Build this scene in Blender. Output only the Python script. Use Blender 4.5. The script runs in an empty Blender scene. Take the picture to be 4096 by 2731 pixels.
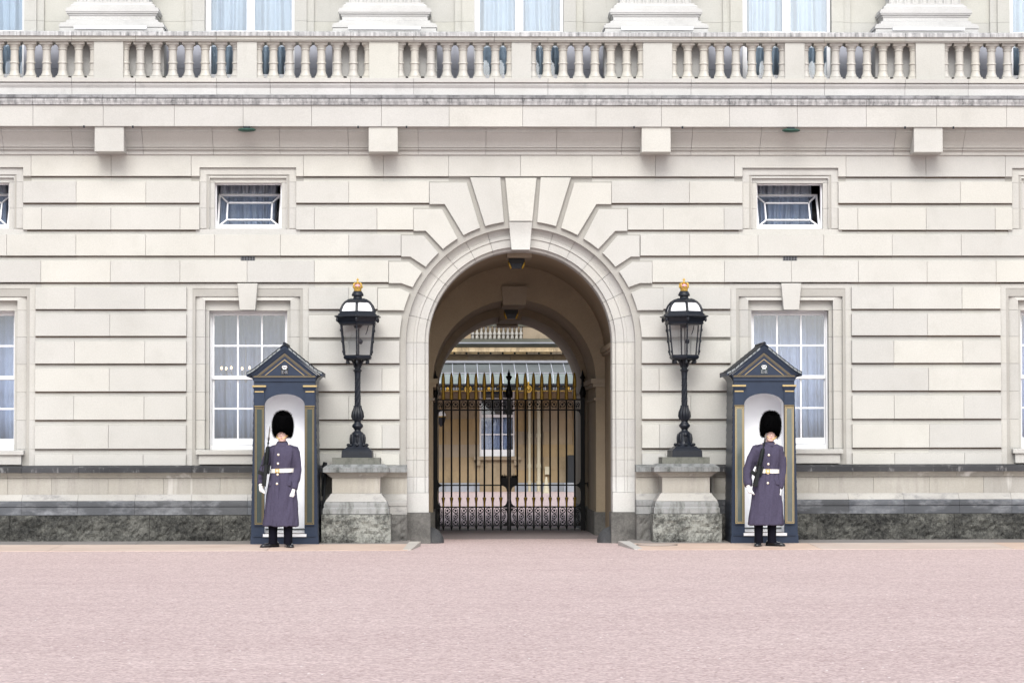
import bpy, bmesh, math, random
from mathutils import Vector, Matrix, Euler
from math import sin, cos, pi, radians, sqrt, atan2
random.seed(7)
SC = bpy.context.scene
COL = SC.collection

# ------------------------------------------------------------------ camera
W_SRC, F_SRC = 4096.0, 11320.0
CAM = Vector((0, -43.3, 1.45))
YAW, PITCH, ROLL = radians(1.375), radians(2.1235), radians(0.09)
EUL = Euler((pi / 2 + PITCH, ROLL, -YAW), 'XYZ')
RM = EUL.to_matrix()
cd = bpy.data.cameras.new('camera')
cam = bpy.data.objects.new('camera', cd)
COL.objects.link(cam)
cam.location = CAM
cam.rotation_euler = EUL
cd.sensor_width = 36.0
cd.lens = 36.0 * F_SRC / W_SRC
cd.clip_start, cd.clip_end = 0.5, 2000
SC.camera = cam

# ------------------------------------------------------------------ sky, light, exposure
SUN_EL, SUN_AZ = radians(42), radians(-12)      # fairly high, over the forecourt, a little to the left
wd = bpy.data.worlds.new('World')
SC.world = wd
wd.use_nodes = True
wn = wd.node_tree
bg = wn.nodes['Background']
sk = wn.nodes.new('ShaderNodeTexSky')
sk.sky_type = 'NISHITA'
sk.sun_disc = False
sk.sun_elevation = SUN_EL
sk.sun_rotation = pi + SUN_AZ
sk.air_density, sk.dust_density, sk.ozone_density = 1.0, 2.5, 1.0
hs = wn.nodes.new('ShaderNodeHueSaturation')
hs.inputs['Saturation'].default_value = 0.34      # thin bright cloud all over
wn.links.new(sk.outputs[0], hs.inputs['Color'])
cn = wn.nodes.new('ShaderNodeTexNoise')
cn.inputs['Scale'].default_value = 2.6
cn.inputs['Detail'].default_value = 5
ctc = wn.nodes.new('ShaderNodeTexCoord')
wn.links.new(ctc.outputs['Generated'], cn.inputs['Vector'])
cr = wn.nodes.new('ShaderNodeValToRGB')
cr.color_ramp.elements[0].position, cr.color_ramp.elements[1].position = .42, .62
cr.color_ramp.elements[0].color, cr.color_ramp.elements[1].color = (.78, .82, .88, 1), (1.2, 1.18, 1.14, 1)
wn.links.new(cn.outputs['Fac'], cr.inputs[0])
cm = wn.nodes.new('ShaderNodeMix')
cm.data_type, cm.blend_type = 'RGBA', 'MULTIPLY'
cm.inputs[0].default_value = 1.0
wn.links.new(hs.outputs[0], cm.inputs[6])
wn.links.new(cr.outputs[0], cm.inputs[7])
wn.links.new(cm.outputs[2], bg.inputs['Color'])
bg.inputs['Strength'].default_value = 0.15
sl = bpy.data.lights.new('sun', 'SUN')
sl.energy = 1.6
sl.angle = radians(30)
sl.color = (1.0, 0.965, 0.92)
so = bpy.data.objects.new('sun', sl)
COL.objects.link(so)
sdir = Vector((sin(SUN_AZ) * cos(SUN_EL), -cos(SUN_AZ) * cos(SUN_EL), sin(SUN_EL)))
so.rotation_euler = sdir.to_track_quat('Z', 'Y').to_euler()
so.location = sdir * 60
SC.view_settings.view_transform = 'Standard'
SC.view_settings.look = 'None'
SC.view_settings.gamma = 1
SC.view_settings.use_curve_mapping = False
SC.view_settings.exposure = 0.68
SC.cycles.max_bounces = 8
SC.cycles.diffuse_bounces = 4
SC.cycles.transparent_max_bounces = 12


def at(sx, sy, y=0.0):
    """point of the plane Y=y seen at pixel (sx, sy) of the 4096 px wide photograph"""
    d = RM @ Vector((sx - 2048.0, -(sy - 1365.5), -F_SRC))
    t = (y - CAM.y) / d.y
    return CAM + d * t


def X(sx, y=0.0, sy=1300):
    return at(sx, sy, y).x


def Z(sy, y=0.0, sx=180):
    return at(sx, sy, y).z


# ------------------------------------------------------------------ materials
def lin(r, g, b):
    f = lambda c: ((c / 255 + 0.055) / 1.055) ** 2.4 if c > 10 else c / 255 / 12.92
    return (f(r), f(g), f(b), 1)


class NT:
    def __init__(s, name):
        s.m = bpy.data.materials.new(name)
        s.m.use_nodes = True
        s.t = s.m.node_tree
        s.b = s.t.nodes['Principled BSDF']
        s.out = s.t.nodes['Material Output']
        s.co = None

    def n(s, kind, **kw):
        o = s.t.nodes.new('ShaderNode' + kind)
        for k, v in kw.items():
            setattr(o, k, v)
        return o

    def l(s, a, b):
        s.t.links.new(a, b)

    def coord(s, scale=(1, 1, 1)):
        if s.co is None:
            s.co = s.n('TexCoord').outputs['Object']
        mp = s.n('Mapping')
        mp.inputs['Scale'].default_value = scale
        s.l(s.co, mp.inputs['Vector'])
        return mp.outputs[0]

    def noise(s, scale, detail=4, rough=.55, stretch=(1, 1, 1), w=None):
        o = s.n('TexNoise')
        s.l(s.coord(stretch), o.inputs['Vector'])
        o.inputs['Scale'].default_value = scale
        o.inputs['Detail'].default_value = detail
        o.inputs['Roughness'].default_value = rough
        return o.outputs['Fac']

    def ramp(s, src, a, b, c0=(0, 0, 0, 1), c1=(1, 1, 1, 1)):
        o = s.n('ValToRGB')
        o.color_ramp.elements[0].position = a
        o.color_ramp.elements[1].position = b
        o.color_ramp.elements[0].color = c0
        o.color_ramp.elements[1].color = c1
        s.l(src, o.inputs[0])
        return o.outputs[0]

    def mix(s, fac, a, b, mode='MIX'):
        o = s.n('Mix', data_type='RGBA', blend_type=mode)
        for i, v in ((0, fac), (6, a), (7, b)):
            if isinstance(v, (int, float, tuple)):
                o.inputs[i].default_value = v
            else:
                s.l(v, o.inputs[i])
        return o.outputs[2]

    def math(s, op, a, b=0.0):
        o = s.n('Math', operation=op)
        for i, v in ((0, a), (1, b)):
            if isinstance(v, (int, float)):
                o.inputs[i].default_value = v
            else:
                s.l(v, o.inputs[i])
        return o.outputs[0]

    def col(s, c):
        if isinstance(c, tuple):
            s.b.inputs['Base Color'].default_value = c
        else:
            s.l(c, s.b.inputs['Base Color'])

    def bump(s, h, strength=.3, dist=.01):
        o = s.n('Bump')
        o.inputs['Strength'].default_value = strength
        o.inputs['Distance'].default_value = dist
        s.l(h, o.inputs['Height'])
        s.l(o.outputs[0], s.b.inputs['Normal'])

    def rough(s, v):
        s.b.inputs['Roughness'].default_value = v
        return s


def c4(r, g, b):
    return (r, g, b, 1)


def stone(name, base, alt, stain=None, s_lo=.55, s_hi=.75, streak=(7, 7, .8), tint=.12, bump=.15, runs=0.0):
    n = NT(name)
    n.rough(.85)
    rnd = n.n('ObjectInfo').outputs['Random']
    c = n.mix(n.ramp(n.noise(.9, 5), .35, .7), base, alt)
    hsv = n.n('HueSaturation')
    n.l(n.math('ADD', n.math('MULTIPLY', rnd, tint), 1 - tint * .55), hsv.inputs['Value'])
    n.l(n.math('ADD', n.math('MULTIPLY', rnd, .5), .75), hsv.inputs['Saturation'])
    n.l(c, hsv.inputs['Color'])
    c = hsv.outputs[0]
    g = n.ramp(n.noise(55, 3, .7), .3, .75, c4(.9, .9, .9), c4(1.06, 1.06, 1.06))
    c = n.mix(1.0, c, g, 'MULTIPLY')
    # soft grey smudges and faint vertical washing
    sm = n.ramp(n.noise(2.2, 6, .62), .52, .78)
    c = n.mix(n.math('MULTIPLY', sm, .22), c, c4(base[0] * .62, base[1] * .6, base[2] * .57))
    if stain:
        st = n.ramp(n.noise(1.0, 6, .68, streak), s_lo, s_hi)
        sp = n.ramp(n.noise(28, 4, .7), .3, .62)
        c = n.mix(n.math('MULTIPLY', st, n.math('ADD', n.math('MULTIPLY', sp, .5), .5)), c, stain)
    if runs:
        rn = n.ramp(n.noise(1.0, 3, .5, (4.5, 4.5, .45)), .60, .72)
        c = n.mix(n.math('MULTIPLY', rn, runs), c, c4(.66, .65, .63))
    n.col(c)
    n.bump(n.math('ADD', n.noise(60, 4, .7), n.math('MULTIPLY', n.noise(7, 4), 1.2)), bump, .012)
    return n.m


M = {}
PB = c4(.452, .448, .418)
M['ashlar'] = stone('portland_ashlar', PB, c4(.49, .487, .458))
M['recess'] = stone('portland_recess_shaded', c4(.325, .315, .285), c4(.375, .365, .335), tint=.06)  # darker than the ashlar: shade of the channels put into the colour
M['shade_soot'] = stone('shade_and_soot', c4(.085, .062, .045), c4(.15, .12, .095), c4(.26, .225, .19), .55, .8, tint=.2)  # shadow line under the blocks and its soot in one dark colour
M['trim'] = stone('portland_trim', c4(.425, .42, .395), c4(.47, .465, .44), tint=.06)
M['white_trim'] = stone('washed_stone', c4(.44, .443, .432), c4(.50, .505, .50), c4(.28, .28, .28), .58, .8, (3, 3, 2), tint=.04)
M['trim_pale'] = stone('washed_jamb_stone', c4(.47, .468, .445), c4(.54, .54, .525), tint=.06)
M['pil'] = stone('pilaster_stone', c4(.46, .462, .455), c4(.52, .525, .52), c4(.36, .36, .36), .55, .8, (3, 3, 6), tint=.04)
M['grime'] = stone('rain_streaked_stone', c4(.52, .525, .525), c4(.44, .445, .45), c4(.09, .095, .10), .40, .66, (16, 16, 2.2), tint=.05)
M['grime_dark'] = stone('sooty_cornice_stone', c4(.30, .305, .315), c4(.22, .225, .235), c4(.07, .072, .08), .42, .66, (9, 9, 5), tint=.1)
M['cream'] = stone('parapet_stone', c4(.428, .427, .395), c4(.483, .483, .45), c4(.33, .32, .29), .6, .8, tint=.05)
M['balu'] = stone('baluster_stone', c4(.42, .408, .372), c4(.47, .46, .425), c4(.31, .297, .27), .55, .8, (5, 5, 5), tint=.12, runs=.5)
M['black_coping'] = stone('sooty_coping', c4(.022, .023, .026), c4(.05, .051, .055), c4(.28, .28, .28), .57, .74, (11, 11, 3), tint=.25)
M['die'] = stone('plinth_stone', c4(.33, .315, .28), c4(.40, .385, .35), c4(.24, .225, .205), .50, .78, runs=.8, tint=.12)
M['base_light'] = stone('plinth_base_stone', c4(.35, .34, .315), c4(.42, .415, .40), c4(.15, .15, .155), .54, .74, (3, 3, 6), tint=.12)
M['base_dark'] = stone('sooty_base_stone', c4(.055, .059, .067), c4(.115, .122, .133), c4(.25, .26, .28), .5, .76, (2.5, 2.5, 5), tint=.35)
M['ped_base'] = stone('mossy_base_stone', c4(.22, .23, .23), c4(.36, .365, .36), c4(.065, .07, .06), .46, .68, (9, 9, 2.5), tint=.2)
M['ped_coping'] = stone('mossy_coping', c4(.20, .21, .21), c4(.34, .345, .345), c4(.055, .06, .055), .42, .66, (11, 11, 2.4), tint=.15)
M['ped_block'] = stone('lichen_block', c4(.13, .135, .115), c4(.21, .215, .19), c4(.05, .055, .045), .48, .7, (9, 9, 5), tint=.1)


def granite(name, dark, light, lo=.4, hi=.72, bump=.8):
    n = NT(name)
    n.rough(.9)
    big = n.noise(2.2, 5, .6, (1, 1, 1.6))
    fine = n.noise(42, 5, .75)
    mid = n.noise(17, 3, .6)
    f = n.math('ADD', n.math('ADD', n.math('MULTIPLY', big, .5), n.math('MULTIPLY', fine, .35)), n.math('MULTIPLY', mid, .3))
    c = n.mix(n.ramp(f, lo, hi), dark, light)
    v = n.n('TexVoronoi')
    n.l(n.coord(), v.inputs['Vector'])
    v.inputs['Scale'].default_value = 85
    c = n.mix(n.ramp(v.outputs['Distance'], .0, .5, c4(.75, .75, .75), c4(1.1, 1.1, 1.1)), c, c, 'MULTIPLY')
    moss = n.ramp(n.noise(1.6, 5, .6), .55, .72)
    c = n.mix(n.math('MULTIPLY', moss, .15), c, c4(.12, .125, .10))
    n.col(c)
    n.bump(n.math('ADD', fine, n.math('MULTIPLY', n.noise(15, 4), 1.4)), bump, .03)
    return n.m


M['granite'] = granite('rock_faced_granite', c4(.038, .040, .040), c4(.37, .37, .35), .43, .68)
M['granite_ped'] = granite('rock_faced_granite_pale', c4(.075, .078, .074), c4(.55, .555, .53), .41, .64)
M['granite_smooth'] = granite('dressed_granite', c4(.22, .218, .212), c4(.43, .425, .41), .36, .74, .2)


def plain(name, c, rough=.5, metal=0.0, var=.12, vs=8, bump=0.0, coat=0.0, spec=.3):
    n = NT(name)
    n.rough(rough)
    n.b.inputs['Specular IOR Level'].default_value = spec
    n.b.inputs['Metallic'].default_value = metal
    k = n.ramp(n.noise(vs, 5, .65), .3, .75, c4(1 - var, 1 - var, 1 - var), c4(1 + var * .6, 1 + var * .6, 1 + var * .6))
    n.col(n.mix(1.0, c, k, 'MULTIPLY'))
    if coat:
        n.b.inputs['Coat Weight'].default_value = coat
    if bump:
        n.bump(n.noise(vs * 8, 4, .6), bump, .004)
    return n.m


M['white_paint'] = plain('white_window_paint', c4(.80, .81, .83), .45, var=.05)
M['iron'] = plain('black_lamp_iron', c4(.010, .013, .020), .42, var=.3, vs=20, bump=.25)
M['gate_iron'] = plain('black_gate_iron', c4(.0055, .0055, .006), .45, var=.3, vs=20, spec=.2)
M['gold'] = plain('gold_leaf', c4(.40, .25, .045), .45, .7, var=.3, vs=25)
M['crown_gold'] = plain('crown_gold', c4(.60, .40, .10), .4, .55, var=.25, vs=60, bump=.4)
M['pink'] = plain('crown_cap_pink', c4(.72, .38, .48), .6)
M['opal'] = plain('opal_glass', c4(.82, .83, .85), .12, var=.03)
M['box_blue'] = plain('sentry_box_blue', c4(.022, .034, .062), .5, var=.16, vs=5, bump=.06, spec=.25)
M['box_side'] = plain('weatherboard_paint', c4(.028, .036, .052), .38, var=.2, vs=9)
M['box_in'] = plain('box_interior_paint', c4(.88, .90, .93), .6, var=.03)
M['box_panel'] = plain('box_panel_paint', c4(.045, .062, .062), .25, var=.2, vs=4)
M['box_gold'] = plain('box_gold_line', c4(.22, .165, .075), .45, var=.2, vs=30)
M['box_gold2'] = plain('box_gold_bright', c4(.43, .325, .15), .45, var=.15, vs=30)
M['slate'] = plain('roof_slate', c4(.016, .020, .028), .6, var=.4, vs=14, bump=.3, spec=.2)
M['slate_pale'] = plain('worn_slate', c4(.035, .042, .05), .7, var=.5, vs=18, spec=.15)
M['box_panel_gloss'] = plain('box_panel_sky_sheen', c4(.10, .125, .12), .12, var=.2, vs=4, spec=.9, coat=.5)  # glossy, with the sky's reflection also lightening the base colour
M['slate_edge'] = plain('slate_edge', c4(.30, .33, .34), .6, var=.5, vs=22)
M['coat'] = plain('greatcoat_wool', c4(.068, .061, .098), .95, var=.16, vs=40, bump=.3, spec=.08)
M['trouser'] = plain('dark_trousers', c4(.006, .006, .011), .9, var=.2, spec=.08)
M['shoe'] = plain('polished_leather', c4(.008, .009, .012), .12, var=.1, coat=.6)
M['skin'] = plain('skin', c4(.66, .445, .38), .55, var=.10, vs=18)
M['lips'] = plain('lips', c4(.42, .16, .14), .5)
M['glove'] = plain('white_glove', c4(.80, .79, .79), .7, var=.06, vs=30)
M['belt'] = plain('white_belt', c4(.78, .76, .70), .5, var=.05)
M['brass'] = plain('polished_brass', c4(.80, .58, .24), .25, .7, var=.2, vs=60)
M['silver_button'] = plain('gilt_button', c4(.82, .72, .58), .3, .4, var=.1)
M['fur'] = plain('bearskin_fur', c4(.0015, .0015, .0018), .9, var=.4, vs=30, spec=.04)
M['rifle'] = plain('rifle_black', c4(.006, .008, .009), .5, var=.3, vs=30, spec=.25)
M['rifle_green'] = plain('rifle_green', c4(.006, .009, .009), .55, var=.3, vs=30, spec=.2)
M['steel'] = plain('bayonet_steel', c4(.16, .15, .15), .35, .8)
M['hair'] = plain('dark_hair', c4(.03, .02, .014), .7)
M['vent'] = plain('vent_iron', c4(.014, .014, .013), .6)
M['lens_green'] = plain('green_lamp_glass', c4(.025, .065, .05), .3)
M['lead'] = plain('grey_lead', c4(.25, .26, .29), .6, var=.15)
M['lead_wall'] = plain('grey_lead_cladding', c4(.36, .375, .43), .7, var=.12, vs=3)
M['cable'] = plain('black_cable', c4(.012, .014, .017), .6)
M['cable_white'] = plain('white_cable', c4(.6, .62, .65), .5)
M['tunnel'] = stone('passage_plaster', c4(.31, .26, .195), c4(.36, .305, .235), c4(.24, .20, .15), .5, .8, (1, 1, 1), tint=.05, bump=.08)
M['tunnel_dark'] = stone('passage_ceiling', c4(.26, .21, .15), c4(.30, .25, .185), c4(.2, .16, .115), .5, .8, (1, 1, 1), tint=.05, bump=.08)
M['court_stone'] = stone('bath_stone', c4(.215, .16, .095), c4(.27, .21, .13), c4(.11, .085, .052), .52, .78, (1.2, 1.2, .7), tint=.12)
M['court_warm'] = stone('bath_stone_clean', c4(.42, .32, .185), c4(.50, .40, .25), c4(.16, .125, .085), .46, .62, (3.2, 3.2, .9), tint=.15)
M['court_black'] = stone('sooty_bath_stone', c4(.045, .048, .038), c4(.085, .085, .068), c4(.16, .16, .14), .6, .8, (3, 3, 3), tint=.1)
M['court_baluster'] = stone('grey_baluster', c4(.30, .29, .26), c4(.40, .39, .36), c4(.12, .115, .10), .5, .7, (6, 6, 6), tint=.3)
M['court_plinth'] = stone('blue_plinth', c4(.20, .215, .24), c4(.25, .265, .29), tint=.15)
M['roof_glass'] = plain('canopy_glazing', c4(.17, .19, .195), .35, var=.28, vs=.9)
M['roof_glass_low'] = plain('canopy_glazing_low', c4(.20, .235, .225), .35, var=.28, vs=.9)
M['glazing_bar'] = plain('canopy_bar', c4(.62, .66, .74), .4)
M['cream_paint'] = plain('cream_pipe_paint', c4(.42, .39, .29), .5)
M['curtain'] = plain('net_curtain', c4(.38, .46, .64), .9, var=.08, vs=3)
M['curtain_white'] = plain('white_drape', c4(.38, .47, .55), .9, var=.08, vs=3)
M['curtain_grey'] = plain('grey_drape', c4(.74, .80, .90), .9, var=.1, vs=5)
M['room'] = plain('room_wall', c4(.16, .165, .19), .8)
M['room_dark'] = plain('room_wall_dark', c4(.09, .095, .11), .8)
M['terrace'] = plain('terrace_lead', c4(.28, .29, .31), .7)
M['pave_grey'] = stone('pavement_grey', c4(.20, .185, .175), c4(.26, .24, .225), c4(.12, .11, .10), .55, .8, (1, 1, 1), tint=.12)
M['pave_tan'] = stone('pavement_sandstone', c4(.49, .375, .31), c4(.56, .45, .38), c4(.36, .25, .19), .55, .8, (1, 3, 1), tint=.12)
M['kerb'] = stone('pavement_end_stone', c4(.42, .40, .37), c4(.5, .48, .45), tint=.1)
M['bollard'] = granite('guard_stone_granite', c4(.15, .155, .16), c4(.27, .275, .285), .35, .75, .4)


def emis(name, c, s):
    n = NT(name)
    n.col(c)
    n.b.inputs['Emission Color'].default_value = c
    n.b.inputs['Emission Strength'].default_value = s
    return n.m


M['bulb'] = emis('lit_bulb', c4(1, .55, .25), 6)


def glass(name, tint, refl=1.0, ior=1.5):
    n = NT(name)
    tr = n.n('BsdfTransparent')
    tr.inputs['Color'].default_value = tint
    gl = n.n('BsdfGlossy')
    gl.inputs['Roughness'].default_value = .015
    gl.inputs['Color'].default_value = c4(.95, .97, 1)
    fr = n.n('LayerWeight')
    fr.inputs['Blend'].default_value = .5
    fac = n.math('ADD', n.math('MULTIPLY', n.math('POWER', fr.outputs['Facing'], 4.0), .7), refl)
    bp = n.n('Bump')
    bp.inputs['Strength'].default_value = .04
    bp.inputs['Distance'].default_value = .02
    n.l(n.noise(2.2, 2), bp.inputs['Height'])
    n.l(bp.outputs[0], gl.inputs['Normal'])
    mx = n.n('MixShader')
    n.l(n.math('MINIMUM', fac, .95), mx.inputs[0])
    n.l(tr.outputs[0], mx.inputs[1])
    n.l(gl.outputs[0], mx.inputs[2])
    n.l(mx.outputs[0], n.out.inputs['Surface'])
    return n.m


M['glass'] = glass('window_glass', c4(.93, .95, .97), .10)
M['glass_dark'] = glass('dim_window_glass', c4(.86, .89, .93), .04)
M['lamp_glass'] = glass('lamp_glass', c4(1, 1, 1), .035)


def gravel():
    n = NT('red_forecourt_gravel')
    n.rough(.95)
    b = n.mix(n.ramp(n.noise(.35, 5), .35, .7), c4(.51, .405, .388), c4(.545, .44, .42))
    v = n.n('TexVoronoi')
    n.l(n.coord(), v.inputs['Vector'])
    v.inputs['Scale'].default_value = 46
    pc = n.ramp(v.outputs['Color'], .0, 1.0, c4(.66, .61, .61), c4(1.26, 1.30, 1.31))
    b = n.mix(1.0, b, pc, 'MULTIPLY')
    f = n.ramp(n.noise(16, 5, .8), .28, .74, c4(.72, .68, .68), c4(1.22, 1.24, 1.24))
    b = n.mix(1.0, b, f, 'MULTIPLY')
    v2 = n.n('TexVoronoi')
    n.l(n.coord((1, .35, 1)), v2.inputs['Vector'])
    v2.inputs['Scale'].default_value = 7
    b = n.mix(n.ramp(v2.outputs['Distance'], .045, .075, c4(1, 1, 1), c4(0, 0, 0)), b, c4(.78, .76, .74))
    v3 = n.n('TexVoronoi')
    n.l(n.coord((1, .5, 1)), v3.inputs['Vector'])
    v3.inputs['Scale'].default_value = 5.3
    b = n.mix(n.ramp(v3.outputs['Distance'], .04, .07, c4(.8, .8, .8), c4(0, 0, 0)), b, c4(.14, .09, .085))
    # raked wear lines running along the front
    ln = n.ramp(n.noise(1.0, 4, .6, (.12, 2.2, 1)), .35, .7, c4(.965, .955, .955), c4(1.03, 1.03, 1.03))
    b = n.mix(1.0, b, ln, 'MULTIPLY')
    n.col(b)
    n.bump(n.math('ADD', n.noise(60, 4, .7), v.outputs['Distance']), .6, .012)
    return n.m


M['gravel'] = gravel()
n_ = NT('passage_asphalt')
n_.rough(.9)
n_.col(n_.mix(n_.ramp(n_.noise(30, 4, .7), .3, .7), c4(.17, .145, .145), c4(.27, .23, .23)))
n_.bump(n_.noise(90, 4, .7), .4, .01)
M['asphalt'] = n_.m


# ------------------------------------------------------------------ mesh helpers
class MB:
    def __init__(s):
        s.v, s.f = [], []

    def add(s, vs, fs):
        o = len(s.v)
        s.v += [tuple(p) for p in vs]
        s.f += [tuple(i + o for i in f) for f in fs]
        return s

    def box(s, x0, x1, y0, y1, z0, z1):
        return s.add([(x, y, z) for x in (x0, x1) for y in (y0, y1) for z in (z0, z1)],
                     [(0, 1, 3, 2), (4, 6, 7, 5), (0, 4, 5, 1), (2, 3, 7, 6), (0, 2, 6, 4), (1, 5, 7, 3)])

    def prism(s, pts, y0, y1, ch=0.0, chd=None):
        """polygon in (x, z), front at y0, back at y1; optional chamfer round the front"""
        n = len(pts)
        loops = []
        if ch:
            loops.append([(p[0], y0, p[1]) for p in inset(pts, ch)])
            loops.append([(p[0], y0 + (chd or ch), p[1]) for p in pts])
        else:
            loops.append([(p[0], y0, p[1]) for p in pts])
        loops.append([(p[0], y1, p[1]) for p in pts])
        vs = [p for l in loops for p in l]
        fs = [tuple(range(n)), tuple(range((len(loops) - 1) * n, len(loops) * n))]
        for k in range(len(loops) - 1):
            for i in range(n):
                j = (i + 1) % n
                fs.append((k * n + i, k * n + j, (k + 1) * n + j, (k + 1) * n + i))
        return s.add(vs, fs)

    def prof_x(s, pts, x0, x1):
        """closed profile in (y, z) run along x"""
        n = len(pts)
        vs = [(x0, p[0], p[1]) for p in pts] + [(x1, p[0], p[1]) for p in pts]
        fs = [tuple(range(n)), tuple(range(n, 2 * n))]
        fs += [(i, (i + 1) % n, n + (i + 1) % n, n + i) for i in range(n)]
        return s.add(vs, fs)

    def prof_z(s, pts, z0, z1):
        n = len(pts)
        vs = [(p[0], p[1], z0) for p in pts] + [(p[0], p[1], z1) for p in pts]
        fs = [tuple(range(n)), tuple(range(n, 2 * n))]
        fs += [(i, (i + 1) % n, n + (i + 1) % n, n + i) for i in range(n)]
        return s.add(vs, fs)

    def loft(s, rings, caps=True, closed=True):
        n = len(rings[0])
        vs = [p for r in rings for p in r]
        fs = []
        for k in range(len(rings) - 1):
            for i in range(n if closed else n - 1):
                j = (i + 1) % n
                fs.append((k * n + i, k * n + j, (k + 1) * n + j, (k + 1) * n + i))
        if caps:
            fs.append(tuple(range(n)))
            fs.append(tuple(range((len(rings) - 1) * n, len(rings) * n)))
        return s.add(vs, fs)

    def lathe(s, prof, n=16, c=(0, 0, 0), a0=0.0, twist=None):
        rings = []
        for k, (r, z) in enumerate(prof):
            t = twist[k] if twist else 0
            rings.append([(c[0] + r * cos(a0 + t + 2 * pi * i / n), c[1] + r * sin(a0 + t + 2 * pi * i / n), c[2] + z) for i in range(n)])
        return s.loft(rings)

    def tube(s, pts, r, n=8):
        pts = [Vector(p) for p in pts]
        rs = r if isinstance(r, (list, tuple)) else [r] * len(pts)
        rings = []
        ref = Vector((0, 1, 0))
        for i, p in enumerate(pts):
            d = (pts[min(i + 1, len(pts) - 1)] - pts[max(i - 1, 0)]).normalized()
            rf = ref if abs(d.dot(ref)) < .95 else Vector((1, 0, 0))
            u = d.cross(rf).normalized()
            w = d.cross(u).normalized()
            rings.append([tuple(p + (u * cos(2 * pi * k / n) + w * sin(2 * pi * k / n)) * rs[i]) for k in range(n)])
        return s.loft(rings)

    def ell(s, c, r, n=14, m=8, rot=None):
        rings = []
        for j in range(m + 1):
            t = pi * j / m
            rr = max(sin(t), .02)
            ring = []
            for i in range(n):
                p = Vector((r[0] * rr * cos(2 * pi * i / n), r[1] * rr * sin(2 * pi * i / n), -r[2] * cos(t)))
                if rot:
                    p = rot @ p
                ring.append((c[0] + p.x, c[1] + p.y, c[2] + p.z))
            rings.append(ring)
        return s.loft(rings)

    def build(s, name, mat, parent=None, smooth=False, angle=40):
        me = bpy.data.meshes.new(name)
        me.from_pydata(s.v, [], s.f)
        bm = bmesh.new()
        bm.from_mesh(me)
        bmesh.ops.recalc_face_normals(bm, faces=bm.faces)
        if smooth:
            for f in bm.faces:
                f.smooth = True
            lim = radians(angle)
            for e in bm.edges:
                if len(e.link_faces) == 2 and e.calc_face_angle(0) > lim:
                    e.smooth = False
        bm.to_mesh(me)
        bm.free()
        me.materials.append(M[mat] if isinstance(mat, str) else mat)
        o = bpy.data.objects.new(name, me)
        COL.objects.link(o)
        if parent:
            o.parent = parent
        return o


def inset(pts, d):
    n = len(pts)
    a = sum(pts[i][0] * pts[(i + 1) % n][1] - pts[(i + 1) % n][0] * pts[i][1] for i in range(n))
    sg = 1 if a > 0 else -1
    out = []
    for i in range(n):
        p0, p1, p2 = pts[i - 1], pts[i], pts[(i + 1) % n]
        e1 = Vector((p1[0] - p0[0], p1[1] - p0[1])).normalized()
        e2 = Vector((p2[0] - p1[0], p2[1] - p1[1])).normalized()
        n1 = Vector((-e1.y, e1.x)) * sg
        n2 = Vector((-e2.y, e2.x)) * sg
        b = n1 + n2
        k = max(b.length_squared / 2, .25)
        q = Vector((p1[0], p1[1])) + b * (d / k)
        out.append((q.x, q.y))
    return out


def rect(x0, x1, z0, z1):
    return [(x0, z0), (x1, z0), (x1, z1), (x0, z1)]


def empty(name, loc, label=None, cat=None, group=None, rz=0):
    o = bpy.data.objects.new(name, None)
    COL.objects.link(o)
    o.empty_display_size = .3
    o.location = loc
    o.rotation_euler = (0, 0, rz)
    return tag(o, label, cat, group)


def tag(o, label=None, cat=None, group=None, kind=None):
    if label:
        o['label'] = label
    if cat:
        o['category'] = cat
    if group:
        o['group'] = group
    if kind:
        o['kind'] = kind
    return o


def copy_tree(o, parent=None):
    c = o.copy()
    COL.objects.link(c)
    if parent:
        c.parent = parent
    for ch in [q for q in list(COL.objects) if q.parent is o]:
        copy_tree(ch, c)
    return c


G = -0.03                      # level of the forecourt
XC = X(2083)                   # arch axis
W1, W2 = X(990), X(3165)
BAY = (W2 - W1) / 2
W0, W3 = W1 - BAY, W2 + BAY
WINS = [W0, W1, W2, W3]
PX = 1 / 261.4                 # metres per photograph pixel at the front
XL, XR = W0 - .95 * BAY, W3 + .95 * BAY
HM, HL = 192.7 * PX, 243.5 * PX     # half widths of the window surrounds, upper and lower
ZA = Z(1368, 0, 1700)          # arch springing
RO, RV, RI = 460 * PX, 485 * PX, 369 * PX

# ------------------------------------------------------------------ ground
b = MB()
b.add([(-400, -400, G), (400, -400, G), (400, 9.8, G), (-400, 9.8, G)], [(0, 1, 2, 3)])
tag(b.build('forecourt', 'gravel'), kind='structure')
b = MB()
b.add([(-400, 9.8, G), (400, 9.8, G), (400, 400, G), (-400, 400, G)], [(0, 1, 2, 3)])
tag(b.build('courtyard', 'gravel'), kind='structure')
b = MB()
b.add([(XC - 1.5, 2.1, G + .004), (XC + 1.5, 2.1, G + .004), (XC + 1.5, 7.4, G + .004), (XC - 1.5, 7.4, G + .004)], [(0, 1, 2, 3)])
tag(b.build('passage_floor', 'asphalt'), kind='structure')
b = MB().box(XC - 1.26, XC + 1.26, 7.42, 7.95, G - .05, G + .012)  # pale stone strip standing in for the sunlit ground beyond the gate
tag(b.build('sunlit_ground_strip', 'kerb'), kind='structure')

# pavement: two rows of flags falling gently to the gravel
pave = tag(bpy.data.objects.new('pavement', None), kind='structure')
COL.objects.link(pave)


def pz(y):
    return .03 + (-.022 - .03) * (-.25 - y) / 2.55


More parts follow.
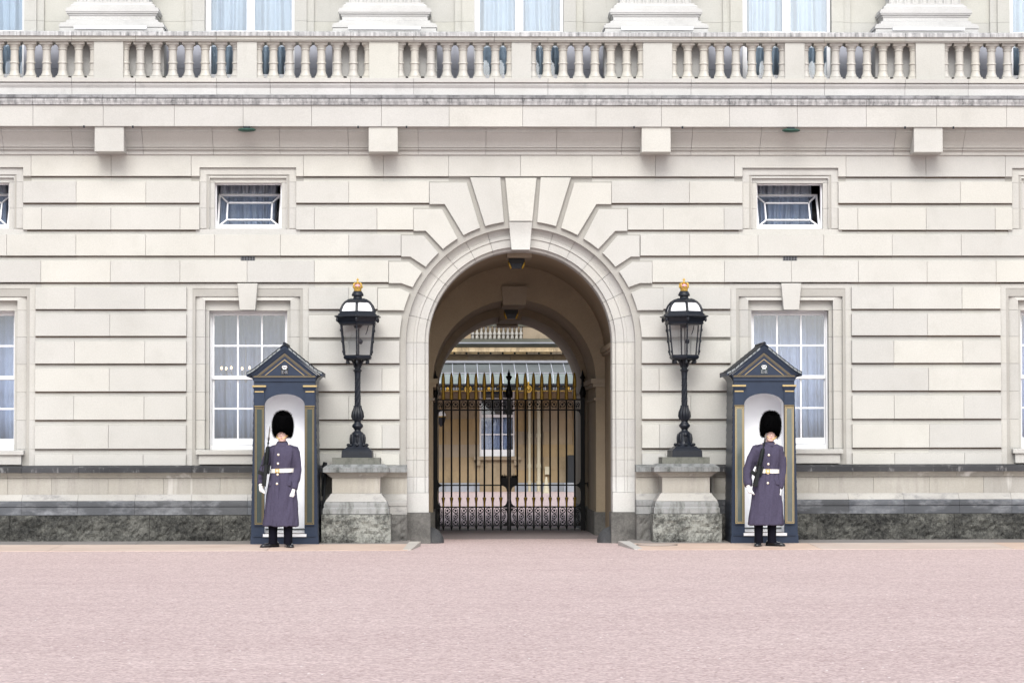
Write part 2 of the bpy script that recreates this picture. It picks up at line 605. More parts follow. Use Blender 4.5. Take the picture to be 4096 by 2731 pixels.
def flag(x0, x1, y0, y1, mat, dx=0.0):
    g = .004
    b = MB()
    top = [(x0 + g, y1, pz(y1)), (x1 - g, y1, pz(y1)), (x1 - g + dx, y0, pz(y0)), (x0 + g + dx, y0, pz(y0))]
    bot = [(p[0], p[1], G - .1) for p in top]
    b.add(top + bot, [(0, 1, 2, 3), (4, 5, 6, 7), (0, 1, 5, 4), (1, 2, 6, 5), (2, 3, 7, 6), (3, 0, 4, 7)])
    b.build('flagstone', mat, pave)


xa, xb = X(1640), X(2500)
for side in (0, 1):
    lo, hi = (XL, xa) if side == 0 else (xb, XR)
    for row, (y1, y0, st) in enumerate(((-.12, -1.18, 2.3), (-1.19, -2.82, 3.1))):
        x = lo
        k = 0
        while x < hi - .05:
            x2 = min(x + st * (.8 + .4 * random.random()), hi)
            if hi - x2 < .7:
                x2 = hi
            flag(x, x2, y0, y1, 'pave_grey' if row == 0 else 'pave_tan')
            x = x2
for sx, s in ((xa, 1), (xb, -1)):
    b = MB()
    w = .17 * s
    q = [(sx, -.9, pz(-.9) + .02), (sx + w, -.9, pz(-.9) + .02), (sx + w * .3, -2.7, pz(-2.7) + .006), (sx - w * .4, -2.7, pz(-2.7) + .006)]
    b.add(q + [(p[0], p[1], G - .1) for p in q], [(0, 1, 2, 3), (4, 5, 6, 7), (0, 1, 5, 4), (1, 2, 6, 5), (2, 3, 7, 6), (3, 0, 4, 7)])
    b.build('end_stone', 'kerb', pave)

mx, my = X(2624, -1.6), -1.62
t = empty('manhole_cover', (mx, my, pz(my)), 'round stone-filled manhole cover in the pavement right of the archway', 'manhole cover')
t.rotation_euler = (radians(1.15), 0, 0)
MB().lathe([(.31, .0), (.31, .004), (.285, .004), (.285, .0)], 40).build('rim', 'vent', t)
MB().lathe([(.28, .0), (.28, .003), (.001, .003)], 40).build('cover', 'pave_tan', t)

# ------------------------------------------------------------------ palace front
PAL = empty('palace_front', (0, 0, 0), 'pale stone palace front with rusticated blocks, an archway and a balustraded balcony', 'building')


def part(b, name, mat, smooth=False, parent=None, angle=40):
    return b.build(name, mat, parent or PAL, smooth, angle)


# course levels (photograph pixels at the left end of the front)
CT = [616, 725, 831, 938, 1043, 1149.5, 1256, 1364.5, 1474, 1585.5, 1700.8, 1816.8]
CB = [704.5, 811, 918.5, 1022.6, 1129, 1236.5, 1343.6, 1454, 1565.5, 1678.7, 1795, 1862]
ZT = [Z(v) for v in CT]
ZB = [Z(v) for v in CB]
YR = .058                      # depth of the channels
GAP = .0016


def block(pts, x0=None, x1=None, zn=None):
    """one rusticated stone: proud face plus its rebated strip in the channel below"""
    b = MB()
    jit = random.uniform(-.003, .003)
    b.prism(pts, jit, .2, .004, .004)
    if zn is not None:
        b.box(x0, x1, YR - .002, .2, zn + .004, min(p[1] for p in pts) + .01)
    o = part(b, 'stone_block', 'ashlar')
    if zn is not None:
        zb = min(p[1] for p in pts)
        part(MB().box(x0 - GAP, x1 + GAP, YR - .008, YR + .05, zb - .017 - random.uniform(0, .005), zb - .0005), 'shade_strip', 'shade_soot')  # dark strip drawing the shadow line under the block, with some soot
    return o


def course(i, x0, x1, joints):
    js = [x0] + sorted(j for j in joints if x0 + .1 < j < x1 - .1) + [x1]
    zn = ZT[i + 1] if i + 1 < 12 else None
    for a, c in zip(js[:-1], js[1:]):
        block(rect(a + GAP, c - GAP, ZB[i], ZT[i]), a + GAP, c - GAP, zn)


def fill(x0, x1, st, off=0.0):
    out, x = [], x0 + off
    while x < x1:
        out.append(x)
        x += st
    return out


xs = lambda L: [X(v) for v in L]
ST = 1.065
# course 1: runs right across, notched over the upper windows
js = sorted(xs([121, 442, 763, 1213, 1533, 1795, 2083, 2370, 2623, 2941, 3388, 3708, 4027]) + [W0 - 225 * PX, W0 - 225 * PX - 1.2, W3 + 225 * PX, W3 + 225 * PX + 1.2])
js = [XL] + js + [XR]
zn = Z(670)
for a, c in zip(js[:-1], js[1:]):
    a, c = a + GAP, c - GAP
    w = [v for v in WINS if a < v < c]
    if w:
        w = w[0]
        block([(a, ZT[0]), (a, ZB[0]), (w - HM, ZB[0]), (w - HM, zn), (w + HM, zn), (w + HM, ZB[0]), (c, ZB[0]), (c, ZT[0])])
        for q0, q1 in ((a, w - HM), (w + HM, c)):
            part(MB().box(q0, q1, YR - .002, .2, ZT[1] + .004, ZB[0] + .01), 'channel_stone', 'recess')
    else:
        lim = [(a, c)]
        # keep the channel strip clear of the voussoirs
        block(rect(a, c, ZB[0], ZT[0]), a, c, ZT[1] if (c < X(1885) or a > X(2290)) else None)
B = {1: ([302, 581.5], [1394.6], 1717, 2448, [2760], [3568, 3846]),
     2: ([163.7, 441.7, 719], [1257, 1507.7], 1653.6, 2512.5, [2655, 2898], [3434, 3708, 3984.7])}
for i, (a, bb, e, s0, cc, d) in B.items():
    course(i, XL, W0 - HM, fill(XL, W0, ST, .3 * i))
    course(i, W0 + HM, W1 - HM, xs(a))
    course(i, W1 + HM, X(e), xs(bb))
    course(i, X(s0), W2 - HM, xs(cc))
    course(i, W2 + HM, W3 - HM, xs(d))
    course(i, W3 + HM, XR, fill(W3, XR, ST, .4 + .3 * i))
course(3, XL, X(1604), xs([-800, -530, -252, 25, 302, 581.5, 858, 1121, 1394.6]))
course(3, X(2562.5), XR, xs([2760, 3034, 3297, 3571, 3847.8, 4125, 4400, 4680, 4960]))
course(4, XL, X(1554), xs([-670, -390, -115, 162, 440.5, 719, 988, 1257]))
course(4, X(2610), XR, xs([2899, 3167, 3435, 3710, 3986.5, 4265, 4540, 4820]))
course(5, XL, W0 - HL, fill(XL, W0, ST, .5))
course(5, W0 + HL, W1 - HL, xs([299, 579]))
course(5, W1 + HL, X(1509.5), xs([1395]))
course(5, X(2653.6), W2 - HL, [])
course(5, W2 + HL, W3 - HL, xs([3574, 3849]))
course(5, W3 + HL, XR, fill(W3, XR, ST, .5))
LOW = {7: ([298.5, 579], [1396], [2762], [3575, 3851]), 8: ([438], [1528], [2636], [3713]), 9: ([296, 577], [1395], [2762], [3575, 3853]),
       10: ([435], [1528], [2637], [3715]), 11: ([294, 574], [1502], [2660], [3575.5, 3855])}
for i, (a, bb, cc, d) in LOW.items():
    course(i, XL, W0 - HL, fill(XL, W0, ST, .5 * (i % 2)))
    course(i, W0 + HL, W1 - HL, xs(a))
    course(i, W1 + HL, XC - RV, xs(bb))
    course(i, XC + RV, W2 - HL, xs(cc))
    course(i, W2 + HL, W3 - HL, xs(d))
    course(i, W3 + HL, XR, fill(W3, XR, ST, .5 * (i % 2)))
course(6, XL, W0 - HL, fill(XL, W0, ST, .2))
course(6, W0 + HL, W1 - HL, xs([439]))
course(6, W2 + HL, W3 - HL, xs([3710]))
course(6, W3 + HL, XR, fill(W3, XR, ST, .2))


def arcpts(p, q, n=4):
    """points on the voussoir circle between two stones' corners"""
    a = atan2(p[1] - ZA, p[0] - XC)
    c = atan2(q[1] - ZA, q[0] - XC)
    return [(XC + RV * cos(a + (c - a) * k / n), ZA + RV * sin(a + (c - a) * k / n)) for k in range(n + 1)]


def vpt(sx, sy):               # photograph pixel -> (x, z) on the face, arch axis at 2084
    return (XC + (sx - 2084) * PX, Z(sy, 0, 1700))


V = [([(1881.5, 710), (2003, 710)], (2016.7, 884.5), (1940.5, 899), []),
     ([(1719, 731), (1868, 731)], (1920, 908), (1853, 937.5), [(1779.8, 817), (1719, 817)]),
     ([(1655, 837), (1769.6, 837)], (1829, 951), (1769.6, 993), [(1704, 924), (1655, 924)]),
     ([(1606, 943), (1695, 943)], (1753.6, 1010.7), (1699.4, 1064.3), [(1641.7, 1027), (1606, 1027)]),
     ([(1556, 1048), (1635.7, 1048)], (1686, 1085), (1647.6, 1147.6), [(1606, 1133), (1556, 1133)]),
     ([(1511.5, 1154), (1600, 1154)], (1641.7, 1172), (1614.7, 1242), [(1597, 1241), (1511.5, 1241)]),
     ([(1235, 1261), (1606, 1261)], (1608, 1270), (1600.5, 1349), [(1235, 1349)])]
for k, (top, p, q, tail) in enumerate(V):
    for s in (1, -1):
        t = [vpt(*v) for v in top]
        tl = [vpt(*v) for v in tail]
        pts = t + arcpts(vpt(*p), vpt(*q)) + tl
        if k == 6:
            e = W1 + HL + GAP if s == 1 else 2 * XC - (W2 - HL - GAP)
            pts = [(e if v[0] < vpt(1300, 0)[0] else v[0], v[1]) for v in pts]
        if s == -1:
            pts = [(2 * XC - v[0], v[1]) for v in pts][::-1]
        b = MB().prism(pts, 0.0, .2, .004, .004)
        part(b, 'voussoir', 'ashlar')
# keystone: upper face and the scrolled lower half that stands forward
b = MB().prism([vpt(2022.6, 712), vpt(2148.8, 712), vpt(2131, 885), vpt(2038.7, 885)], -.01, .25, .006)
part(b, 'keystone', 'ashlar')
b = MB()
rings = []
for k in range(9):
    t = k / 8
    sy = 888 + (1000 - 888) * t
    hw = (46 - 9.5 * t) * PX
    y = -.012 + .035 * sin(pi * t) - .075 * t ** 2
    z = Z(sy, 0, 1700)
    rings.append([(XC - hw, y, z), (XC + hw, y, z), (XC + hw, .62, z), (XC - hw, .62, z)])
b.loft(rings)
part(b, 'keystone_scroll', 'trim', True, angle=30)

# backing wall at the bottom of the channels
b = MB()
zb0, zt0 = Z(1864), ZT[0]
zlo, zlt = Z(1800), Z(1185)                # lower openings
zml, zmt = Z(925), Z(700)                  # upper openings
ho, hm = .80, .60
y0, y1 = YR, .5
edges = [XL]
for i, w in enumerate(WINS):
    if i == 2:
        # arch bay
        a, c = WINS[1] + ho, WINS[2] - ho
        ap = [(XC + RO * cos(pi * k / 40), ZA + RO * sin(pi * k / 40)) for k in range(41)]
        b.prism([(c, zb0), (c, zt0), (a, zt0), (a, zb0), (XC - RO, zb0)] + ap[::-1] + [(XC + RO, zb0)], y0, y1)
    elif i in (1, 3):
        b.box(WINS[i - 1] + ho, w - ho, y0, y1, zb0, zt0)
    b.box(w - ho, w + ho, y0, y1, zb0, zlo)
    b.box(w - ho, w + ho, y0, y1, zlt, zml)
    b.box(w - ho, w - hm, y0, y1, zml, zmt)
    b.box(w + hm, w + ho, y0, y1, zml, zmt)
    b.box(w - ho, w + ho, y0, y1, zmt, zt0)
b.box(XL, W0 - ho, y0, y1, zb0, zt0)
b.box(W3 + ho, XR, y0, y1, zb0, zt0)
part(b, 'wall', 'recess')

# archivolt: stepped moulding ring in stones
AP = [(460, .060), (458, .150), (444, .175), (430, .188), (428, .176), (418, .176), (416, .196), (398, .196), (385, .196), (383, .25), (372, .26), (369, .28), (369, .62), (460, .62)]


def arch_stone(t0, t1, n=5):
    b = MB()
    rings = []
    for k in range(n + 1):
        t = t0 + (t1 - t0) * k / n
        rings.append([(XC + r * PX * sin(t), y, ZA + r * PX * cos(t)) for r, y in AP])
    b.loft(rings)
    part(b, 'archivolt_stone', 'trim', True, angle=25)


e = .0016
ang = [4.0, 16.8, 28.6, 40.6, 52.2, 64.2, 76.2, 90.0]
for a0, a1 in zip(ang[:-1], ang[1:]):
    for s in (1, -1):
        arch_stone(s * (radians(a0) + e), s * (radians(a1) - e))
jz = [ZA, Z(1455), Z(1566), Z(1678), Z(1793), Z(1842), Z(1910), Z(1973.5), Z(2053)]
for k, (a, c) in enumerate(zip(jz[:-1], jz[1:])):
    for s in (1, -1):
        pr = AP if k < 7 else [(460, .11), (369, .13), (369, .62), (460, .62)]
        b = MB().prof_z([(XC + s * r * PX, y) for r, y in pr], c + .002, a - .002)
        part(b, 'jamb_stone', 'trim' if k < 6 else 'trim_pale')
for s in (1, -1):
    xo, xi = XC + s * 464 * PX, XC + s * 362 * PX
    b = MB().box(min(xo, xi), max(xo, xi), .06, .64, G - .1, Z(2053) - .002)
    part(b, 'granite_base', 'granite_smooth')
    # quoin strip beside the ring, down to the pedestal return
    xo, xi = XC + s * 485 * PX, XC + s * 461 * PX

# ------------------------------------------------------------------ plinth
PLP = lambda a: None
ZC0, ZC1, ZC2, ZC3, ZC4 = Z(1864), Z(1871), Z(1890), Z(1907), Z(1911)
ZD, ZS, ZTo, ZF, ZG = Z(1977), Z(2002), Z(2025), Z(2058), Z(2059)


def plinth_run(x0, x1, off, jc, jd, jb, jg, mats=('black_coping', 'die', 'base_light', 'base_dark', 'granite'), yb=.09, rock=True):
    """one straight length of plinth; off moves the whole profile forward"""
    def cut(js):
        q = [x0] + sorted(j for j in js if x0 + .08 < j < x1 - .08) + [x1]
        return zip(q[:-1], q[1:])
    for a, c in cut(jc):
        a, c = a + .002, c - .002
        part(MB().prof_x([(yb, ZC0 + .012), (-.10 - off, ZC0), (-.215 - off, ZC1), (-.22 - off, ZC2), (yb, ZC2)], a, c), 'coping_stone', mats[0])
        part(MB().prof_x([(yb, ZC2 - .001), (-.195 - off, ZC2 - .001), (-.175 - off, ZC2 - .02), (-.13 - off, ZC3), (-.13 - off, ZC3 - .008), (-.115 - off, ZC3 - .008), (-.115 - off, ZC4), (yb, ZC4)], a, c), 'coping_moulding', mats[1])
    for a, c in cut(jd):
        part(MB().prof_x([(yb, ZC4 - .001), (-.10 - off, ZC4 - .001), (-.10 - off, ZD), (yb, ZD)], a + .002, c - .002), 'plinth_stone', mats[1])
    for a, c in cut(jb):
        a, c = a + .002, c - .002
        part(MB().prof_x([(yb, ZD - .001), (-.115 - off, ZD - .001), (-.125 - off, ZD - .02), (-.15 - off, ZD - .05), (-.195 - off, ZS), (yb, ZS)], a, c), 'base_moulding', mats[2])
        part(MB().prof_x([(yb, ZS - .001), (-.205 - off, ZS - .001), (-.228 - off, ZS - .02), (-.235 - off, (ZS + ZTo) / 2), (-.228 - off, ZTo), (-.21 - off, ZTo - .006), (-.222 - off, ZTo - .012), (-.232 - off, ZF), (yb, ZF)], a, c), 'base_stone', mats[3], True, angle=30)
    for a, c in cut(jg):
        rock_block(a + .003, c - .003, -.25 - off, yb, G - .1, ZG - .002, mats[4])


def rock_block(x0, x1, yf, yb, z0, z1, mat, parent=None, amp=.05):
    """rock faced granite: a front that swells and is broken by lumps"""
    nx, nz = max(6, int((x1 - x0) / .034)), 12
    from mathutils import noise
    b = MB()
    gv = {}
    vs, fs = [], []
    for j in range(nz + 1):
        for i in range(nx + 1):
            u, v = i / nx, j / nz
            x, z = x0 + (x1 - x0) * u, z0 + (z1 - z0) * v
            ed = min(u * (x1 - x0), (1 - u) * (x1 - x0), (1 - v) * (z1 - z0) + .0)
            k = min(1, ed / .07)
            d = noise.noise(Vector((x * 7, 3.1, z * 9))) * .55 + noise.noise(Vector((x * 17, 7.7, z * 19))) * .6 + noise.noise(Vector((x * 37, 2.2, z * 37))) * .35
            vs.append((x, yf - amp * k * (.55 + d * .9), z))
    for j in range(nz):
        for i in range(nx):
            a = j * (nx + 1) + i
            fs.append((a, a + 1, a + nx + 2, a + nx + 1))
    o = len(vs)
    per = [i for i in range(nx + 1)] + [(nx + 1) * j + nx for j in range(1, nz + 1)] + [(nx + 1) * nz + i for i in range(nx - 1, -1, -1)] + [(nx + 1) * j for j in range(nz - 1, 0, -1)]
    bk = [(vs[i][0], yb, vs[i][2]) for i in per]
    n = len(per)
    for i in range(n):
        j = (i + 1) % n
        fs.append((per[i], per[j], o + j, o + i))
    b.add(vs + bk, fs)
    return b.build('granite_block', mat, parent or PAL)


jstep = lambda a, b_, st, off: fill(a, b_, st, off)
plinth_run(XL, X(1330), 0, xs([97, 323, 771, 1100]) + fill(XL, X(40), .9), xs([213, 438, 659, 884, 1110]) + fill(XL, X(100), .9), xs([97, 320, 547, 772, 995, 1220]) + fill(XL, X(0), .86), xs([53, 608, 898]) + fill(XL, X(-100), 1.7))
plinth_run(X(2840), XR, 0, xs([3010, 3400, 3815]) + fill(X(4000), XR, 1.3), xs([3060, 3268, 3486, 3708, 3924]) + fill(X(4100), XR, .9), xs([3160, 3383, 3602, 3822]) + fill(X(4030), XR, .86), xs([3256, 3800]) + fill(X(4300), XR, 1.7))
# returns between pedestals and arch
plinth_run(X(1500), X(1629), .04, [], [], [], [], ('ped_coping', 'die', 'base_light', 'base_light', 'granite_smooth'))
plinth_run(X(2538), X(2665), .04, [], [], [], [], ('ped_coping', 'die', 'base_light', 'ped_base', 'granite_smooth'))


# ------------------------------------------------------------------ windows
def window_surround(w):
    """moulded stone surround of a tall ground floor window: jamb stones, head, keystone, sill"""
    zt = Z(1131)
    P = [(0, 0, .05), (.088, .084, .05), (.09, .086, .125), (.27, .262, .062), (.278, .267, .062), (.280, .27, .165), (.335, .418, .165), (.335, .418, .45), (0, 0, .45)]
    zj = [Z(v) for v in (1240, 1347, 1456, 1568, 1680, 1796, 1862)]
    for a, c in zip(zj[:-1], zj[1:]):
        for s in (1, -1):
            part(MB().prof_z([(w + s * (HL - p[0]), p[2]) for p in P], c + .002, a - .002), 'surround_stone', 'trim')
    b = MB()
    rings = []
    for s, z in ((-1, None), (-1, 1), (1, 1), (1, None)):
        rings.append([(w + s * (HL - p[0]), p[2], (zt - p[1]) if z else zj[0] + .002) for p in P])
    # head: inner edge stays above the frame
    b.loft(rings)
    part(b, 'surround_head', 'trim')
    zk0, zk1 = Z(1134), Z(1241)
    b = MB().prism([(w - .155, zk0), (w + .155, zk0), (w + .118, zk1), (w - .118, zk1)], -.035, .3, .006)
    part(b, 'keystone', 'ashlar')
    b = MB().prof_x([(.45, Z(1799)), (-.06, Z(1801)), (-.085, Z(1804)), (-.085, Z(1818)), (.45, Z(1818))], w - .775, w + .775)
    part(b, 'window_sill', 'trim')
    b = MB().box(w - .735, w + .735, -.045, .45, Z(1857), Z(1818) - .001)
    part(b, 'sill_apron', 'trim')


def curtain(x0, x1, y, z0, z1, mat, label, seed, amp=.03, folds=9, gap=None):
    r = random.Random(seed)
    n = 90
    ph = [r.uniform(0, 6.28) for _ in range(4)]
    fr = [folds * r.uniform(.8, 1.2), folds * 2.3 * r.uniform(.8, 1.2), folds * .5]
    vs, fs = [], []
    for j, z in enumerate((z1, z1 - .3 * (z1 - z0), z0 + .3 * (z1 - z0), z0)):
        for i in range(n + 1):
            u = i / n
            a = .75 + .12 * j
            d = amp * a * (sin(fr[0] * u * 6.28 + ph[0] + .2 * j) + .5 * sin(fr[1] * u * 6.28 + ph[1]) + .6 * sin(fr[2] * u * 6.28 + ph[2]))
            vs.append((x0 + (x1 - x0) * u + .02 * j * sin(ph[3] + 5 * u), y + d, z))
    for j in range(3):
        for i in range(n):
            a = j * (n + 1) + i
            fs.append((a, a + 1, a + n + 2, a + n + 1))
    b = MB().add(vs, fs)
    o = b.build('net_curtain', mat, None, True, 90)
    md = o.modifiers.new('thickness', 'SOLIDIFY')
    md.thickness = .004
    return tag(o, label, 'curtain', 'curtains behind the palace windows')


def room(w, hw, y0, y1, z0, z1, mat):
    b = MB()
    x0, x1 = w - hw, w + hw
    vs = [(x0, y0, z0), (x1, y0, z0), (x1, y0, z1), (x0, y0, z1), (x0, y1, z0), (x1, y1, z0), (x1, y1, z1), (x0, y1, z1)]
    b.add(vs, [(4, 5, 6, 7), (0, 1, 5, 4), (3, 2, 6, 7), (0, 3, 7, 4), (1, 2, 6, 5)])
    part(b, 'room_shell', mat)


def sash_window(w, zmap, yf=.33):
    """white twelve-over-twelve sash: frame mesh with sashes, glazing bars and panes below it"""
    hw = .615
    zt, zb = zmap(1244), zmap(1799)
    b = MB()
    b.box(w - hw, w - hw + .045, yf, yf + .14, zb, zt).box(w + hw - .045, w + hw, yf, yf + .14, zb, zt)
    b.box(w - hw + .045, w + hw - .045, yf, yf + .14, zmap(1252), zt).box(w - hw + .045, w + hw - .045, yf - .02, yf + .14, zb, zmap(1779))
    win = part(b, 'window', 'white_paint')
    cols = [(-.535, -.187), (-.162, .184), (.208, .553)]
    up = [(1262, 1379), (1386, 1502)]
    dn = [(1518, 1630), (1637, 1753)]
    for rows, y, zA, zB in ((up, yf + .045, 1253, 1516), (dn, yf + .085, 1503, 1778)):
        b = MB()
        xo, xi0, xi1 = hw - .047, cols[0][0], cols[2][1]
        za, zbb = zmap(zA), zmap(zB)
        b.box(w - xo, w + xi0, y, y + .045, zbb, za).box(w + xi1, w + xo, y, y + .045, zbb, za)
        b.box(w + xi0, w + xi1, y, y + .045, zmap(rows[0][0]), za).box(w + xi0, w + xi1, y, y + .045, zbb, zmap(rows[1][1]))
        part(b, 'sash', 'white_paint', parent=win)
        for k in (0, 1):
            b = MB().box(w + cols[k][1], w + cols[k + 1][0], y + .004, y + .04, zmap(rows[1][1]), zmap(rows[0][0]))
            part(b, 'glazing_bar', 'white_paint', parent=win)
        for c in cols:
            b = MB().box(w + c[0], w + c[1], y + .006, y + .038, zmap(rows[1][0]), zmap(rows[0][1]))
            part(b, 'glazing_bar', 'white_paint', parent=win)
            for r in rows:
                b = MB().box(w + c[0], w + c[1], y + .018, y + .022, zmap(r[1]), zmap(r[0]))
                part(b, 'pane', 'glass', parent=win)
    return win


zw = lambda sy: Z(sy, .33, 840)
CURL = ['pale net curtain behind the tall window at the left edge of the photo', 'pale net curtain behind the tall window beside the left sentry box',
        'pale net curtain behind the tall window beside the right sentry box', 'pale net curtain behind the tall window at the right edge of the photo']
for k, w in enumerate(WINS):
    window_surround(w)
    sash_window(w, zw)
    room(w, .78, .5, 2.2, Z(1830), Z(1190), 'room')
    curtain(w - .75, w + .75, 1.25 if k == 1 else .8, Z(1810), Z(1215), 'curtain', CURL[k], 11 + k, .055, 5 + 2 * k)


def upper_window(w, k):
    """small square window: moulded frame, tilted-in sash with margin bars"""
    zo, zi = (Z(671), Z(922)), (Z(729), Z(912))
    P = [(0, .045), (.103, .045), (.105, .075), (.150, .055), (.155, .10), (.225, .10), (.225, .34), (0, .34)]
    # jambs in stones
    zj = [Z(727), Z(831), Z(912.5)]
    b = MB()
    rings = []
    for s, z in ((-1, 0), (-1, 1), (1, 1), (1, 0)):
        rings.append([(w + s * (HM - p[0]), p[1], (zo[0] - p[0] * .98) if z else zj[0] + .002) for p in P])
    b.loft(rings)
    part(b, 'surround_head', 'trim')
    for a, c in zip(zj[:-1], zj[1:]):
        for s in (1, -1):
            part(MB().prof_z([(w + s * (HM - p[0]), p[1]) for p in P], c + .002, a - .002), 'surround_stone', 'trim')
    part(MB().prof_x([(.34, Z(912) + .01), (.10, Z(912)), (.05, Z(916)), (.045, Z(937)), (.34, Z(937))], w - HM - .06, w + HM + .06), 'window_sill', 'trim')
    hw, z0, z1 = .512, Z(912) + .004, Z(729)
    b = MB()
    y = .20
    b.box(w - hw, w - hw + .022, y, y + .08, z0, z1).box(w + hw - .022, w + hw, y, y + .08, z0, z1)
    b.box(w - hw + .022, w + hw - .022, y, y + .08, z0, z0 + .03).box(w - hw + .022, w + hw - .022, y, y + .08, z1 - .02, z1)
    win = part(b, 'window', 'white_paint')
    # hopper sash leaning in at the top
    ww, hh, th = hw - .024, z1 - z0 - .055, radians(33)
    R = Matrix.Rotation(-th, 4, 'X')
    T = Matrix.Translation((w, y + .03, z0 + .032)) @ R

    def put(b, name, mat):
        b.v = [tuple(T @ Vector(p)) for p in b.v]
        part(b, name, mat, parent=win)
    fw = .03
    b = MB()
    b.box(-ww, -ww + fw, 0, .04, 0, hh).box(ww - fw, ww, 0, .04, 0, hh).box(-ww + fw, ww - fw, 0, .04, 0, fw + .015).box(-ww + fw, ww - fw, 0, .04, hh - fw, hh)
    put(b, 'sash', 'white_paint')
    ix, iz0, iz1 = ww - .145, .145, hh - .165
    bw = .011
    segs = [((-ix, iz0), (ix, iz0)), ((-ix, iz1), (ix, iz1)), ((-ix, iz0), (-ix, iz1)), ((ix, iz0), (ix, iz1)),
            ((-ix, iz0), (-ww + fw, fw)), ((ix, iz0), (ww - fw, fw)), ((-ix, iz1), (-ww + fw, hh - fw)), ((ix, iz1), (ww - fw, hh - fw))]
    for p, q in segs:
        d = Vector((q[0] - p[0], q[1] - p[1]))
        nn = Vector((-d.y, d.x)).normalized() * bw
        e = d.normalized() * bw
        p0, q0 = Vector(p) - e, Vector(q) + e
        b = MB().prism([tuple(p0 + nn), tuple(p0 - nn), tuple(q0 - nn), tuple(q0 + nn)], .005, .035)
        put(b, 'glazing_bar', 'white_paint')
    put(MB().box(-ww + fw, ww - fw, .018, .022, fw, hh - fw), 'pane', 'glass_dark')
    room(w, .6, .34, 2.0, Z(930), Z(690), 'room_dark')
    lab = ['grey curtain in the small upper window at the left edge of the photo', 'grey curtain in the small upper window above the left sentry box',
           'grey curtain in the small upper window above the right sentry box', 'grey curtain in the small upper window at the right edge of the photo'][k]
    curtain(w - .57, w + .42, .86, Z(925), Z(700), 'curtain_grey', lab, 31 + k, .05, 6)


for k, w in enumerate(WINS):
    upper_window(w, k)

# small iron vents and lamps under the cornice
for sx, sy, lab in ((990, 1034, None), (3163, 1041, None)):
    x, z = X(sx), (ZB[3] + ZT[4]) / 2
    b = MB().box(x - .108, x + .108, YR - .012, YR + .03, ZT[4] + .004, ZB[3] - .006)
    v = part(b, 'air_vent', 'vent')
    b = MB()
    for i in range(9):
        b.box(x - .1 + i * .024, x - .093 + i * .024, YR - .02, YR - .012, ZT[4] + .008, ZB[3] - .01)
    part(b, 'vent_grille', 'lead', parent=v)

# ------------------------------------------------------------------ cornice, balustrade, first floor
yb = .5
corn = xs([145, 424, 706, 979, 1251, 1528, 1797, 2089, 2380, 2640, 2910, 3179, 3453, 3732, 4010]) + [X(-130), X(-410), X(-690), X(4285), X(4560), X(4830)]


def run(prof, joints, name, mat, smooth=False, ang_=30):
    q = [XL] + sorted(j for j in joints if XL + .1 < j < XR - .1) + [XR]
    for a, c in zip(q[:-1], q[1:]):
        part(MB().prof_x(prof, a + .0025, c - .0025), name, mat, smooth, angle=ang_)


yc = -.45
zl = lambda sy, y=yc: Z(sy, y)
# corona: fascia, drip, stained top mouldings
run([(yb, zl(420)), (yc, zl(420)), (yc, zl(504.5)), (yc + .09, zl(504.5)), (yc + .09, zl(503)), (yb, zl(503))], corn, 'cornice_stone', 'trim')
run([(yb, zl(419)), (yc - .03, zl(419)), (yc - .035, zl(414)), (yc - .055, zl(403)), (yc - .055, zl(394)), (yb, zl(394))], corn, 'cornice_moulding', 'grime')
run([(yb, zl(393.3)), (yc - .075, zl(393.3)), (yc - .08, zl(383)), (yc - .02, zl(379)), (yb, zl(378))], corn, 'cornice_top', 'grime_dark')
# bed mould with its hollow
bed = xs([14, 292, 573, 853, 1120, 1394, 1673, 1944, 2226, 2487, 2766, 3040, 3304, 3576, 3852]) + [X(-260), X(-540), X(-800), X(4125), X(4400), X(4680)]
zq = lambda sy: Z(sy, -.2)
run([(yb, zl(503.5)), (-.34, zl(503.5)), (-.34, zq(514)), (-.32, zq(516)), (-.32, zq(530)), (-.30, zq(531)), (-.26, zq(543)), (-.20, zq(556)), (-.15, zq(570)), (-.12, zq(583)), (-.12, zq(585)), (-.085, zq(586)), (-.085, zq(594)),
     (-.06, zq(595.5)), (-.06, zq(597)), (-.035, zq(598)), (-.03, zq(613)), (.02, zq(616)), (yb, zq(616))], bed, 'bed_moulding', 'trim', True)
for k, sx in enumerate((-670, 433, 1532.5, 2628, 3720, 4815)):
    x = X(sx, -.45)
    b = MB()
    zt_, zb_ = zl(504), Z(606, -.45)
    b.prism(rect(x - .222, x + .222, zb_, zt_), -.42, .1, .008)
    part(b, 'corbel', 'ashlar')
# lit green lamps and small hooks hanging under the cornice
for sx, lab in ((986, 'small green floodlight under the cornice left of the archway'), (3168, 'small green floodlight under the cornice right of the archway')):
    t = empty('floodlight', (X(sx, -.45), -.45, zl(506)), lab, 'floodlight', 'floodlights under the cornice')
    MB().box(-.05, .05, -.06, .06, -.03, .0).build('bracket', 'iron', t)
    MB().ell((0, 0, -.05), (.14, .08, .035), 16, 8).build('lens', 'lens_green', t, True)
for sx in (332, 528, 1432, 1626, 2539, 2733, 3626, 3820):
    b = MB().box(X(sx, -.5) - .012, X(sx, -.5) + .012, -.5, -.47, zl(513), zl(503.8))
    part(b, 'hook', 'iron')

